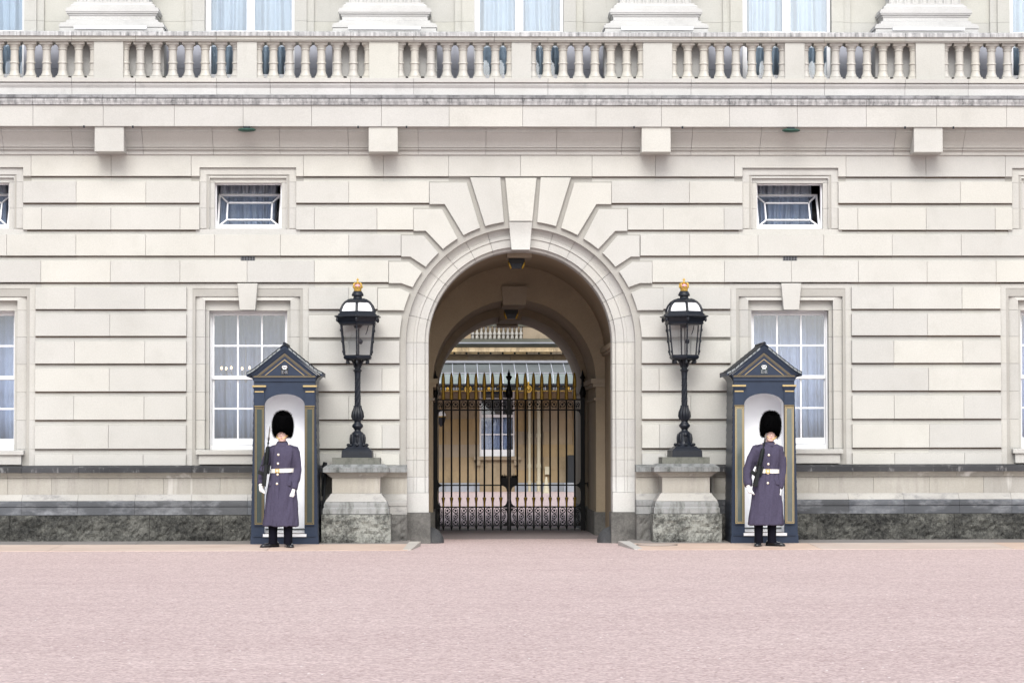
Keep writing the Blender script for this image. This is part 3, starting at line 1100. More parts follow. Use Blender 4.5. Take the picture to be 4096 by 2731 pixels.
# blocking course below the balustrade
blk = xs([300, 553, 875, 1087, 1406, 1657, 1977, 2189, 2507, 2757, 3075, 3287, 3606, 3857]) + [X(-20), X(-550), X(-230), X(4170), X(4390), X(4700)]
yp = -.47
zp = lambda sy: Z(sy, yp)
run([(.1, zp(331)), (yp - .035, zp(333)), (yp - .03, zp(340)), (yp, zp(352)), (yp, zp(378)), (.1, zp(378))], blk, 'blocking_stone', 'white_trim')
run([(.1, zp(312)), (yp - .06, zp(313)), (yp - .06, zp(329)), (yp - .04, zp(331)), (.1, zp(331))], blk, 'balustrade_base', 'trim')
# handrail
run([(-.05, zp(127)), (yp - .05, zp(127)), (yp - .085, zp(131)), (yp - .085, zp(146)), (-.05, zp(146))], blk, 'handrail', 'grime')
run([(-.07, zp(146.5)), (yp - .065, zp(146.5)), (yp - .05, zp(150)), (yp - .05, zp(159)), (yp - .03, zp(161)), (yp - .02, zp(165.5)), (-.07, zp(165.5))], blk, 'handrail_moulding', 'cream')
zb_, zt_ = zp(312), zp(165.8)
HB = zt_ - zb_
BP = [(.082, .06), (.090, .075), (.086, .11), (.072, .16), (.067, .21), (.064, .25), (.069, .252), (.069, .27), (.064, .275), (.063, .415), (.073, .42), (.077, .438), (.073, .456), (.064, .462), (.062, .60), (.060, .79), (.072, .80), (.073, .825), (.065, .83), (.065, .845), (.070, .86), (.082, .90), (.09, .93)]
bm_ = MB()
bm_.lathe([(r, z * HB) for r, z in BP], 14)
bm_.box(-.095, .095, -.095, .095, 0, .06 * HB).box(-.097, .097, -.097, .097, .93 * HB, HB)
yax = yp + .13
BPROTO = None
piers = []
for k in range(-1, 6):
    piers.append((X(430, yp) + (k) * (X(3729, yp) - X(430, yp)) / 3, 58 * PX))
wide = [X(430, yp) + k * (X(3729, yp) - X(430, yp)) / 3 for k in range(-1, 5)]
allp = []
for k, wx in enumerate(wide):
    allp.append((wx, 58.2 * PX))
    if k < len(wide) - 1:
        allp.append(((wx + wide[k + 1]) / 2 + .01, 39.5 * PX))
allp = [p for p in allp if XL - 2 < p[0] < XR + 2]
for wx, hw in allp:
    part(MB().prism(rect(wx - hw, wx + hw, zb_, zt_), yp, yp + .26, .004), 'balustrade_pier', 'cream')
for (ax, ah), (bx, bh) in zip(allp[:-1], allp[1:]):
    a, c = ax + ah, bx - bh
    n = 7
    st = (c - a) / n
    for i in range(n + 1):
        x = a + st * i
        if BPROTO is None:
            BPROTO = part(bm_, 'baluster', 'balu', True)
            o = BPROTO
        else:
            o = BPROTO.copy()
            COL.objects.link(o)
        x += .012 if i == 0 else (-.012 if i == n else 0)
        o.location = (x, yax, zb_)
        o.rotation_euler = (0, 0, 0)

# first floor wall, terrace
zt3 = Z(312, .2)
part(MB().box(XL, XR, .1, .6, zt3 - .35, zt3 - .02), 'terrace_floor', 'terrace')
zup = 10.6
yw = .42
UH = 181 * PX                        # half width of a french window
zjo = Z(86, yw)
zfl = zt3 - .02
wz = [W0, W1, XC - .01, W2, W3]
segs = [XL] + [v for w in wz for v in (w - UH, w + UH)] + [XR]
for a, c in zip(segs[::2], segs[1::2]):
    part(MB().box(a, c, yw, 1.0, zfl, zjo - .003), 'wall_stone', 'cream')
    part(MB().box(a, c, yw, 1.0, zjo, Z(-60, yw)), 'wall_stone', 'cream')
    part(MB().box(a, c, yw, 1.0, Z(-60, yw) + .003, zup), 'wall_stone', 'cream')
    # stepped architraves beside the windows
    for e0, s in ((a, 1), (c, -1)):
        for d, wd, yy in ((0, .30, yw - .05), (.0, .19, yw - .09)):
            x0, x1 = sorted((e0 + s * d, e0 + s * (d + wd)))
            part(MB().box(x0 + .001, x1, yy, yw + .01, zfl, zjo - .003).box(x0 + .001, x1, yy, yw + .01, zjo, zup), 'architrave', 'cream')
for w in wz:
    part(MB().box(w - UH, w + UH, yw, 1.0, zup - .4, zup), 'wall_stone', 'cream')
# grey lead sheets cladding the foot of the wall behind the balustrade
for a, c in zip(segs[::2], segs[1::2]):
    zl_, zh_ = zfl + .17, Z(134, yw)
    x = a + .005
    while x < c - .02:
        x2 = min(x + .62, c - .005)
        for z0, z1 in ((zfl, zl_), (zl_ + .004, zh_)):
            part(MB().box(x, x2 - .004, yw - .135, yw - .1, z0, z1), 'lead_sheet', 'lead_wall')
        x = x2
# giant pilasters on moulded bases
PBASE = [(.79, 128, 118), (.775, 118, 115), (.80, 115, 104), (.78, 104, 97), (.735, 97, 93), (.70, 93, 85), (.655, 80, 72), (.655, 72, 66), (.672, 64, 56), (.70, 56, 50), (.712, 50, 42), (.70, 42, 34), (.655, 33, 30), (.645, 30, 22), (.60, 14, 8)]
for k in range(-1, 5):
    x = X(447, 0) + (X(3709, 0) - X(447, 0)) / 3 * k
    if not XL < x < XR:
        continue
    base = empty('pilaster', (x, 0, 0))
    base.parent = PAL
    zz = lambda sy: Z(sy, 0)
    rings = []
    for hw, s0, s1 in PBASE:
        for sy in (s0, s1):
            hw2 = hw
            rings.append([(-hw2, -(hw2 - .60) * .9, zz(sy)), (hw2, -(hw2 - .60) * .9, zz(sy)), (hw2, yw + .02, zz(sy)), (-hw2, yw + .02, zz(sy))])
    rings.insert(0, [(-.8, -.17, zfl), (.8, -.17, zfl), (.8, yw + .02, zfl), (-.8, yw + .02, zfl)])
    rings.insert(1, [(-.8, -.17, zz(128)), (.8, -.17, zz(128)), (.8, yw + .02, zz(128)), (-.8, yw + .02, zz(128))])
    MB().loft(rings).build('pilaster_base', 'pil', base, True, 35)
    # fluted shaft
    nf = 9
    prof = [(-.55, yw + .02), (-.55, 0)]
    st = 1.10 / nf
    for i in range(nf):
        c0 = -.55 + st * (i + .5)
        prof.append((c0 - st * .40, 0))
        for q in range(1, 6):
            t = pi * q / 6
            prof.append((c0 - st * .40 * cos(t), .045 * sin(t)))
        prof.append((c0 + st * .40, 0))
    prof += [(.55, 0), (.55, yw + .02)]
    MB().prof_z(prof, zz(8), zup - .1).build('shaft', 'pil', base)
    bt = MB().box(-.55, .55, -.36, -.24, zz(129), zz(117)).build('light_batten', 'white_paint', base)


def french_window(w, lab, seed):
    z0, z1 = zfl + .02, zup - .4
    y = .50
    b = MB()
    b.box(w - UH, w - UH + .085, y, y + .1, z0, z1).box(w + UH - .05, w + UH, y, y + .1, z0, z1).box(w - UH + .085, w + UH - .05, y, y + .1, z1 - .06, z1)
    win = part(b, 'window', 'white_paint')
    xm = w + .008
    part(MB().box(xm - .062, xm + .062, y - .01, y + .09, z0, z1 - .06), 'meeting_stile', 'white_paint', parent=win)
    zr = Z(122, y)
    for a, c in ((w - UH + .085, xm - .062), (xm + .062, w + UH - .05)):
        part(MB().box(a, c, y + .01, y + .08, zr - .03, zr), 'glazing_bar', 'white_paint', parent=win)
        part(MB().box(a, c, y + .01, y + .08, z0, z0 + .1), 'bottom_rail', 'white_paint', parent=win)
        part(MB().box(a, c, y + .04, y + .044, z0 + .1, zr - .03), 'pane', 'glass', parent=win)
        part(MB().box(a, c, y + .04, y + .044, zr, z1 - .06), 'pane', 'glass', parent=win)
    room(w, .9, 1.0, 2.4, zfl, zup, 'room')
    curtain(w - .68, w + .68, .80, z0, z1, 'curtain_white', lab, seed, .05, 6)


UL = ['white drape in the first floor window at the top left corner', 'white drape in the first floor window above the left sentry box',
      'white drape in the first floor window over the archway', 'white drape in the first floor window above the right sentry box', 'white drape in the first floor window at the top right corner']
# the first floor has a window in every bay, the arch bay included
for k, w in enumerate(wz):
    french_window(w, UL[k], 51 + k)

# ------------------------------------------------------------------ mass of the building and the passage
zs1, zs2, zs3 = 2.95, 2.54, 2.49
R1, R2, R3 = 1.51, 1.36, 1.275
YB = 9.8
b = MB()
b.box(XL, XC - R1 - .25, 2.45, YB, G, zup).box(XC + R1 + .25, XR, 2.45, YB, G, zup)
b.box(XC - R1 - .25, XC + R1 + .25, 2.45, YB, 5.2, zup)
b.box(XC - R1 - .25, XC + R1 + .25, .62, 2.45, 5.2, 5.6)
b.box(XL, XR, .3, YB, zup, zup + .25)
part(b, 'building_mass', 'court_stone')


def vault(xr, zs, y0, y1, name, mat, n=32, t=.2, top=None):
    """half barrel with its two side walls as one lining"""
    b = MB()
    inn = [(XC + xr, G - .05)] + [(XC + xr * cos(pi * k / n), zs + xr * sin(pi * k / n)) for k in range(n + 1)] + [(XC - xr, G - .05)]
    zt = top or zs + xr + t
    out = [(XC - xr - t, G - .05), (XC - xr - t, zt), (XC + xr + t, zt), (XC + xr + t, G - .05)]
    b.prism(inn + out, y0, y1)
    return part(b, name, mat, True, angle=30)


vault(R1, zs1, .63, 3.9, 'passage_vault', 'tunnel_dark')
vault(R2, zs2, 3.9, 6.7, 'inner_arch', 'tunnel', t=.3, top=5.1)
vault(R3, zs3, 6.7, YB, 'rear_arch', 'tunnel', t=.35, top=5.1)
# lunette wall between vault and inner arch, and inner arch and rear arch: thick faces
for s in (1, -1):
    def bx(xa_, xb_, y0, y1, z0, z1, name, mat):
        x0, x1 = sorted((XC + s * xa_, XC + s * xb_))
        part(MB().box(x0, x1, y0, y1, z0, z1), name, mat)
    # impost mouldings
    bx(1.46, 1.7, .64, 3.88, 2.95, 3.00, 'impost', 'tunnel')
    bx(1.43, 1.7, .64, 3.88, 3.00, 3.08, 'impost', 'tunnel')
    bx(1.31, 1.6, 3.86, 6.50, 2.44, 2.50, 'impost', 'tunnel')
    bx(1.28, 1.6, 3.83, 6.50, 2.50, 2.58, 'impost', 'tunnel')
    bx(1.33, 1.6, 3.88, 6.50, 2.22, 2.26, 'impost', 'tunnel')
    bx(1.235, 1.6, 6.68, YB + .03, 2.40, 2.52, 'impost', 'tunnel')
    # granite skirtings
    bx(1.33, 1.6, 3.87, 6.64, G - .05, .36, 'granite_skirting', 'granite_smooth')
    bx(1.25, 1.6, 6.66, YB + .01, G - .05, .40, 'granite_skirting', 'granite_smooth')
for y, zs, r, h in ((3.9, zs2, R2, .22), (6.7, zs3, R3, .16)):
    hw = .19
    part(MB().prism([(XC - hw, zs + r - .09), (XC + hw, zs + r - .09), (XC + hw * 1.12, zs + r + h), (XC - hw * 1.12, zs + r + h)], y - .07, y + 1.4), 'inner_keystone', 'tunnel')
part(MB().box(XC - .19, XC + .19, YB - .9, YB + .02, zs3 + R3 - .09, zs3 + R3 + .1), 'inner_keystone', 'tunnel')
part(MB().box(XC - .19, XC + .19, .63, 1.35, zs1 + R1 - .075, zs1 + R1 + .1), 'ceiling_block', 'tunnel_dark')


def ceiling_light(x, y, z, w, lab):
    t = empty('passage_light', (x, y, z), lab, 'light fitting', 'lights under the passage ceiling')
    MB().box(-w, w, -.09, .09, -.075, 0).build('housing', 'vent', t)
    pr = [(-w * .78, -.075), (w * .78, -.075), (w * .66, -.15), (-w * .66, -.15)]
    MB().prism(pr, -.07, .07).build('lantern', 'iron', t)
    for s in (1, -1):
        MB().tube([(s * w * .97, -.05, -.03), (s * w * .95, -.09, -.08), (s * w * .8, -.09, -.12), (s * w * .72, -.07, -.15)], .016, 6).build('bracket', 'gold', t, True)


ceiling_light(X(2066, .9), .85, Z(1036, .85), .125, 'black light fitting with brass brackets at the front of the passage ceiling')
ceiling_light(X(2044, 4.4), 4.3, Z(1240, 4.3), .115, 'black light fitting with brass brackets deeper inside the passage')
for s, lab in ((-1, 'rounded granite guard stone at the left foot of the archway'), (1, 'rounded granite guard stone at the right foot of the archway')):
    t = empty('guard_stone', (XC + s * RI, .36, G), lab, 'guard stone', 'guard stones at the foot of the archway')
    b = MB()
    rings = []
    for k in range(9):
        a = pi / 2 * k / 8
        rr = max(cos(a), .12)
        rings.append([(.235 * rr * cos(2 * pi * i / 18), .22 * rr * sin(2 * pi * i / 18), .25 * sin(a) - (.05 if k == 0 else 0)) for i in range(18)])
    b.loft(rings).build('boulder', 'bollard', t, True, 60)

# ------------------------------------------------------------------ pedestals
def pedestal(s, lab):
    x0, x1 = X(1329, -.74), X(1520, -.74)
    cx = (x0 + x1) / 2
    if s == 1:
        cx = X(2742, -.74)
    hw = (x1 - x0) / 2
    t = empty('stone_pedestal', (cx, -.38, 0), lab, 'pedestal', 'pedestals of the two lamps')
    yb_ = .36

    def ring_prof(pts, name, mat, smooth=False):
        """(offset, z) profile swept round front and two sides"""
        b = MB()
        rings = []
        for o, z in pts:
            rings.append([(-hw - o, -.36 - o, z), (hw + o, -.36 - o, z), (hw + o, yb_, z), (-hw - o, yb_, z)])
        b.loft(rings)
        return b.build(name, mat, t, smooth, 30)
    zq_ = lambda v: Z(v, -.74)
    ring_prof([(0, zq_(1858)), (0, zq_(1832))], 'lamp_block', 'ped_block')
    ring_prof([(.135, zq_(1890)), (.135, zq_(1873)), (.12, zq_(1870)), (.06, zq_(1859)), (-.01, zq_(1858))], 'coping', 'ped_coping')
    ring_prof([(-.01, zq_(1912)), (.02, zq_(1911)), (.025, zq_(1907)), (.04, zq_(1906)), (.06, zq_(1899)), (.10, zq_(1893)), (.115, zq_(1891))], 'coping_moulding', 'die', True)
    ring_prof([(0, zq_(1975)), (0, zq_(1912.5))], 'die', 'die')
    ring_prof([(.105, zq_(2008)), (.075, zq_(1997)), (.04, zq_(1985)), (.02, zq_(1976)), (0, zq_(1975.5))], 'base_moulding', 'base_light', True)
    ring_prof([(.135, zq_(2057)), (.135, zq_(2036)), (.115, zq_(2030)), (.12, zq_(2022)), (.11, zq_(2012)), (.10, zq_(2009))], 'base_stone', 'ped_base', True)
    b = rock_block(-hw - .155, hw + .165, -.36 - .15, yb_, G - .1, zq_(2059), 'granite_ped', t, .045)
    return t, cx


PL, CXL = pedestal(-1, 'stained stone pedestal with a granite base left of the archway, carrying a lamp')
PR, CXR = pedestal(1, 'stained stone pedestal with a granite base right of the archway, carrying a lamp')
ZPED = Z(1832, -.74)

# ------------------------------------------------------------------ lamps
def hexring(r, z, a0=-pi / 2, n=6):
    return [(r * cos(a0 + 2 * pi * i / n), r * sin(a0 + 2 * pi * i / n), z) for i in range(n)]


def crown(parent, z, s=1.0):
    """open gold crown: circlet, four half arches, orb and cross, pink cap inside"""
    b = MB()
    b.lathe([(.058 * s, 0), (.064 * s, .008 * s), (.062 * s, .03 * s), (.066 * s, .038 * s), (.07 * s, .06 * s), (.062 * s, .06 * s), (.05 * s, .03 * s), (.05 * s, .0)], 16)
    for i in range(8):
        a = 2 * pi * i / 8
        b.ell((.071 * s * cos(a), .071 * s * sin(a), .07 * s), (.017 * s, .017 * s, .02 * s), 6, 4)
    for i in range(4):
        a = pi / 4 + pi / 2 * i
        pts = [(r * s * cos(a), r * s * sin(a), h * s) for r, h in ((.066, .05), (.084, .085), (.086, .115), (.07, .132), (.04, .128), (.008, .118))]
        b.tube(pts, .013 * s, 6)
    b.ell((0, 0, .148 * s), (.022 * s, .022 * s, .022 * s), 8, 6)
    b.box(-.009 * s, .009 * s, -.009 * s, .009 * s, .16 * s, .215 * s).box(-.022 * s, .022 * s, -.009 * s, .009 * s, .18 * s, .198 * s)
    c = b.build('crown', 'crown_gold', parent, True, 50)
    MB().ell((0, 0, .085 * s), (.052 * s, .052 * s, .036 * s), 12, 6).build('crown_cap', 'pink', c, True)


def lamp(loc, lab, rz):
    t = empty('street_lamp', loc, lab, 'lamp', 'crowned lamps beside the archway', rz)
    b = MB()
    # square base with canted top
    for h0, h1, w0, w1 in ((0, .095, .232, .228), (.095, .128, .228, .20)):
        b.loft([[(-w, -w, h), (w, -w, h), (w, w, h), (-w, w, h)] for h, w in ((h0, w0), (h1, w1))])
    b.loft([[(-w, -w, h), (w, -w, h), (w, w, h), (-w, w, h)] for h, w in ((.128, .192), (.15, .165), (.165, .15))])
    b.build('base', 'iron', t)
    b = MB()
    b.lathe([(.165, .15), (.15, .165), (.118, .19), (.103, .24), (.10, .33), (.092, .365), (.07, .385), (.05, .40), (.046, .42)], 24)
    for i in range(8):
        a = 2 * pi * i / 8
        b.ell((.104 * cos(a), .104 * sin(a), .27), (.02, .02, .09), 6, 5)
        b.ell((.14 * cos(a), .14 * sin(a), .19), (.03, .03, .025), 6, 4)
    b.ell((0, -.11, .34), (.035, .02, .035), 10, 6)
    b.build('bell_foot', 'iron', t, True, 50)
    b = MB()
    b.lathe([(.046, .42), (.062, .44), (.084, .465), (.086, .485), (.066, .51), (.05, .53), (.05, .545), (.062, .56), (.072, .59)], 20)
    for i in range(10):
        a = 2 * pi * i / 10
        pts = [(r * cos(a), r * sin(a), h) for r, h in ((.060, .57), (.078, .62), (.072, .68), (.055, .73), (.050, .765), (.058, .785))]
        b.tube(pts, [.016, .022, .02, .015, .012, .006], 6)
    b.lathe([(.06, .575), (.076, .63), (.068, .69), (.05, .75), (.042, .78)], 16)
    b.build('baluster_stem', 'iron', t, True, 50)
    b = MB()
    n = 24
    rings = []
    for k in range(41):
        u = k / 40
        h = .77 + .42 * u
        r0 = .043 - .006 * u
        rings.append([((r0 + .0065 * cos(8 * (2 * pi * i / n) - u * 22)) * cos(2 * pi * i / n), (r0 + .0065 * cos(8 * (2 * pi * i / n) - u * 22)) * sin(2 * pi * i / n), h) for i in range(n)])
    b.loft(rings)
    b.build('twisted_column', 'iron', t, True, 60)
    b = MB()
    b.lathe([(.042, 1.18), (.045, 1.19), (.043, 1.21), (.048, 1.28), (.052, 1.30), (.068, 1.312), (.068, 1.322), (.05, 1.33), (.042, 1.35), (.05, 1.42), (.062, 1.48)], 20)
    for i in range(6):
        a = -pi / 2 + 2 * pi * i / 6
        ca, sa = cos(a), sin(a)
        pts = [(r * ca, r * sa, h) for r, h in ((.045, 1.36), (.065, 1.43), (.10, 1.475), (.15, 1.482), (.18, 1.465), (.182, 1.435), (.162, 1.425), (.152, 1.44))]
        b.tube(pts, [.014, .016, .016, .016, .017, .018, .018, .015], 6)
        b.ell((.165 * ca, .165 * sa, 1.442), (.02, .02, .02), 6, 4)
    b.build('capital', 'iron', t, True, 50)
    # lantern
    b = MB()
    b.loft([hexring(r, h) for r, h in ((.20, 1.478), (.222, 1.487), (.235, 1.50), (.24, 1.525), (.228, 1.54), (.232, 1.548))])
    lt = b.build('lantern_tray', 'iron', t)
    rb, rt, hb, ht = .232, .286, 1.545, 2.02
    b = MB()
    for i in range(6):
        a = -pi / 2 + 2 * pi * i / 6
        p, q = Vector((rb * cos(a), rb * sin(a), hb)), Vector((rt * cos(a), rt * sin(a), ht))
        b.tube([p, q], .0125, 6)
        for u in (.12, .45, .8):
            c = p.lerp(q, u) * 1.0
            b.ell((c.x * 1.04, c.y * 1.04, c.z), (.014, .014, .026), 6, 4)
    lf = b.build('lantern_frame', 'iron', t)
    for i in range(6):
        a, c = -pi / 2 + 2 * pi * i / 6, -pi / 2 + 2 * pi * (i + 1) / 6
        g = .985
        MB().add([(rb * g * cos(a), rb * g * sin(a), hb), (rb * g * cos(c), rb * g * sin(c), hb), (rt * g * cos(c), rt * g * sin(c), ht), (rt * g * cos(a), rt * g * sin(a), ht)], [(0, 1, 2, 3)]).build('lantern_pane', 'lamp_glass', lf)
    b = MB()
    b.loft([hexring(r, h) for r, h in ((.27, 2.005), (.312, 2.015), (.318, 2.032), (.305, 2.04), (.318, 2.06), (.345, 2.10), (.372, 2.118), (.386, 2.125), (.386, 2.138), (.36, 2.146), (.335, 2.15), (.325, 2.172), (.31, 2.178), (.302, 2.195), (.25, 2.20))])
    for i in range(6):
        a = -pi / 2 + 2 * pi * i / 6
        b.ell((.345 * cos(a), .345 * sin(a), 2.085), (.022, .022, .04), 6, 5)
        b.ell((.383 * cos(a), .383 * sin(a), 2.132), (.011, .011, .012), 6, 4)
    b.build('lantern_cornice', 'iron', t)
    dome = [(.292, 2.195), (.28, 2.245), (.255, 2.295), (.21, 2.345), (.15, 2.378), (.10, 2.39)]
    b = MB()
    b.loft([hexring(r * .965, h) for r, h in dome])
    d = b.build('dome_glass', 'opal', t)
    b = MB()
    for i in range(6):
        a = -pi / 2 + 2 * pi * i / 6
        b.tube([(r * cos(a), r * sin(a), h) for r, h in dome], .02, 6)
    b.loft([hexring(r, h) for r, h in ((.30, 2.19), (.302, 2.205), (.288, 2.21))])
    b.loft([hexring(r, h) for r, h in ((.225, 2.345), (.16, 2.388), (.10, 2.398))])
    b.build('dome_ribs', 'iron', t)
    b = MB()
    b.lathe([(.12, 2.385), (.10, 2.40), (.068, 2.41), (.064, 2.44), (.088, 2.446), (.092, 2.456), (.086, 2.48), (.072, 2.505), (.058, 2.52)], 20)
    b.build('cap', 'iron', t, True, 40)
    ct = bpy.data.objects.new('finial', None)
    COL.objects.link(ct)
    ct.parent = t
    ct.location = (0, 0, 2.518)
    crown(ct, 0, .92)
    # fittings inside
    b = MB()
    b.tube([(.012, 0, 1.55), (.012, 0, 1.97)], .009, 6)
    b.lathe([(.05, 1.96), (.07, 2.0), (.03, 2.01)], 10)
    b.ell((.045, -.02, 1.755), (.035, .035, .042), 10, 6)
    b.tube([(.16, .05, 2.0), (.145, .04, 1.93), (.12, .03, 1.86)], .007, 5)
    b.build('burner', 'iron', t, True)
    return t


LZ = ZPED
lamp((CXL + .012, -.38, LZ), 'black iron lamp with a gilt crown standing left of the archway', radians(-1.5))
lamp((CXR + .01, -.38, LZ), 'black iron lamp with a gilt crown standing right of the archway', radians(5))

# ------------------------------------------------------------------ gate
def leaf(s, lab):
    t = empty('gate_leaf', (X(2035.3, 6.58), 6.58, G), lab, 'gate', 'leaves of the iron gate')
    bars = [.145 + .1447 * i for i in range(8)]
    xi, xo = .0, 1.30
    for x in bars:
        MB().tube([(s * x, 0, .05), (s * x, 0, 2.31)], .0155, 8).build('bar', 'gate_iron', t, True)
        MB().lathe([(.016, .42), (.019, .435), (.017, .47), (.021, .52), (.034, .575), (.03, .585), (.0155, .59)], 10, (s * x, 0, 0)).build('bar_ferrule', 'gold', t, True)
        MB().lathe([(.036, 2.31), (.034, 2.36), (.030, 2.44), (.027, 2.49), (.026, 2.52), (.036, 2.53), (.038, 2.55), (.034, 2.565), (.036, 2.575), (.036, 2.60), (.031, 2.68), (.02, 2.75), (.002, 2.79)], 8, (s * x, 0, 0), pi / 8).build('spear_head', 'gold', t, True, 30)
        MB().lathe([(.019, .20), (.022, .15), (.033, .10), (.035, .08), (.012, .025), (.001, .0)], 4, (s * x, 0, 0), pi / 4).build('spear_foot', 'gate_iron', t)
    for z0, z1 in ((2.292, 2.318), (2.112, 2.136), (.79, .812), (.408, .43), (.082, .10)):
        x0, x1 = sorted((s * .02, s * xo))
        MB().box(x0, x1, -.014, .014, z0, z1).build('rail', 'gate_iron', t)
    # meeting stile
    x0, x1 = sorted((s * .002, s * .036))
    MB().box(x0, x1, -.025, .025, .0, 2.34).build('stile', 'gate_iron', t)
    # webs rounding the corners of the frame
    for z, dz in ((2.112, -1), (.812, 1), (.79, -1), (.43, 1), (.40, -1), (.1, 1)):
        for xx, dx in ((.036, 1), (1.262, -1)):
            q = [(s * xx, z), (s * (xx + dx * .075), z), (s * (xx + dx * .035), z + dz * .02), (s * (xx + dx * .012), z + dz * .05), (s * xx, z + dz * .11)]
            MB().prism(q, -.012, .012).build('corner_web', 'gate_iron', t)
    x0, x1 = sorted((s * 1.262, s * 1.335))
    MB().box(x0, x1, -.036, .036, 0, 2.34).build('hinge_post', 'gate_iron', t)
    b = MB()
    b.lathe([(.035, 2.33), (.05, 2.38), (.062, 2.42), (.05, 2.47), (.03, 2.52), (.022, 2.60), (.024, 2.66), (.05, 2.69), (.052, 2.70), (.026, 2.72), (.02, 2.76), (.012, 2.80), (.002, 2.83)], 10, (s * 1.30, 0, 0))
    b.build('finial', 'gate_iron', t, True)
    if s == 1:
        b = MB()
        b.lathe([(.034, 2.33), (.06, 2.37), (.068, 2.43), (.045, 2.50), (.028, 2.56), (.023, 2.64), (.055, 2.70), (.058, 2.715), (.024, 2.735), (.03, 2.755), (.012, 2.80), (.002, 2.84)], 10, (0, 0, 0))
        b.build('centre_finial', 'gate_iron', t, True)

    def scroll(cx, w, z0, z1, loops, m):
        b = MB()
        h = (z1 - z0) / loops
        r = min(w * .44, h * .46)
        for q in range(loops):
            zc = z1 - h * (q + .5)
            rr = r * (1.0 if q != 1 else .82)
            sg = m * (1 if q % 2 == 0 else -1)
            pts = []
            for i in range(19):
                a = pi / 2 + sg * 2 * pi * .98 * i / 18 - sg * .6
                k = rr * (1 - .22 * max(0, i - 10) / 8)
                pts.append((cx + k * cos(a), 0, zc + k * sin(a)))
            b.tube(pts, .0065, 5)
            b.tube([(cx, -.012, zc), (cx, .012, zc)], rr * .44, 9)
            b.tube([(cx - sg * rr * .35, 0, zc + rr * .3), (cx - sg * rr * .9, 0, zc + rr * .75)], .0055, 4)
            b.tube([(cx + sg * rr * .9, 0, zc - rr * .7), (cx + sg * rr * .62, 0, zc - h * .52), (cx + sg * rr * .8, 0, zc - h * .42)], .006, 4)
            if q < loops - 1:
                b.tube([(cx - sg * rr * .9, 0, zc - rr * .3), (cx, 0, zc - h * .5), (cx + sg * rr * .85, 0, zc - h * .75)], .0065, 5)
        for e in (-1, 1):
            pts = [(cx + e * w * (.30 + .1 * cos(a)), 0, z0 + .022 + .014 * sin(a)) for a in [k * pi / 4 for k in range(8)]]
            b.tube(pts, .0045, 4)
        return b.build('scroll_panel', 'gate_iron', t, True, 80)
    ed = [.036] + bars + [1.262]
    for i, (a, c) in enumerate(zip(ed[:-1], ed[1:])):
        w = c - a - .03
        m = (1 if i % 2 else -1) * s
        scroll(s * (a + c) / 2, w, .10, .408, 3, m)
        b_ = scroll(s * (a + c) / 2, w, 2.136 + .02, 2.292, 1, m)
    # lock plate with a small gothic head
    x0, x1 = sorted((s * .036, s * .135))
    b = MB().box(x0, x1, -.035, .035, .80, .93)
    for xx in (.055, .085, .115):
        b.lathe([(.016, .93), (.018, .955), (.008, .975), (.001, .99 if xx != .085 else 1.01)], 6, (s * xx, 0, 0))
    b.build('lock_box', 'gate_iron', t)
    return t


leaf(-1, 'left leaf of the black iron gate with gilt spear heads')
GR = leaf(1, 'right leaf of the black iron gate with gilt spear heads and the centre finial')
b = MB()
b.tube([(1.335, 0, .83), (1.42, -.02, .83)], .012, 6)
b.lathe([(.0, .72), (.02, .74), (.04, .80), (.03, .85), (.01, .88)], 8, (1.41, -.03, 0))
b.build('gate_stop', 'gate_iron', GR, True)

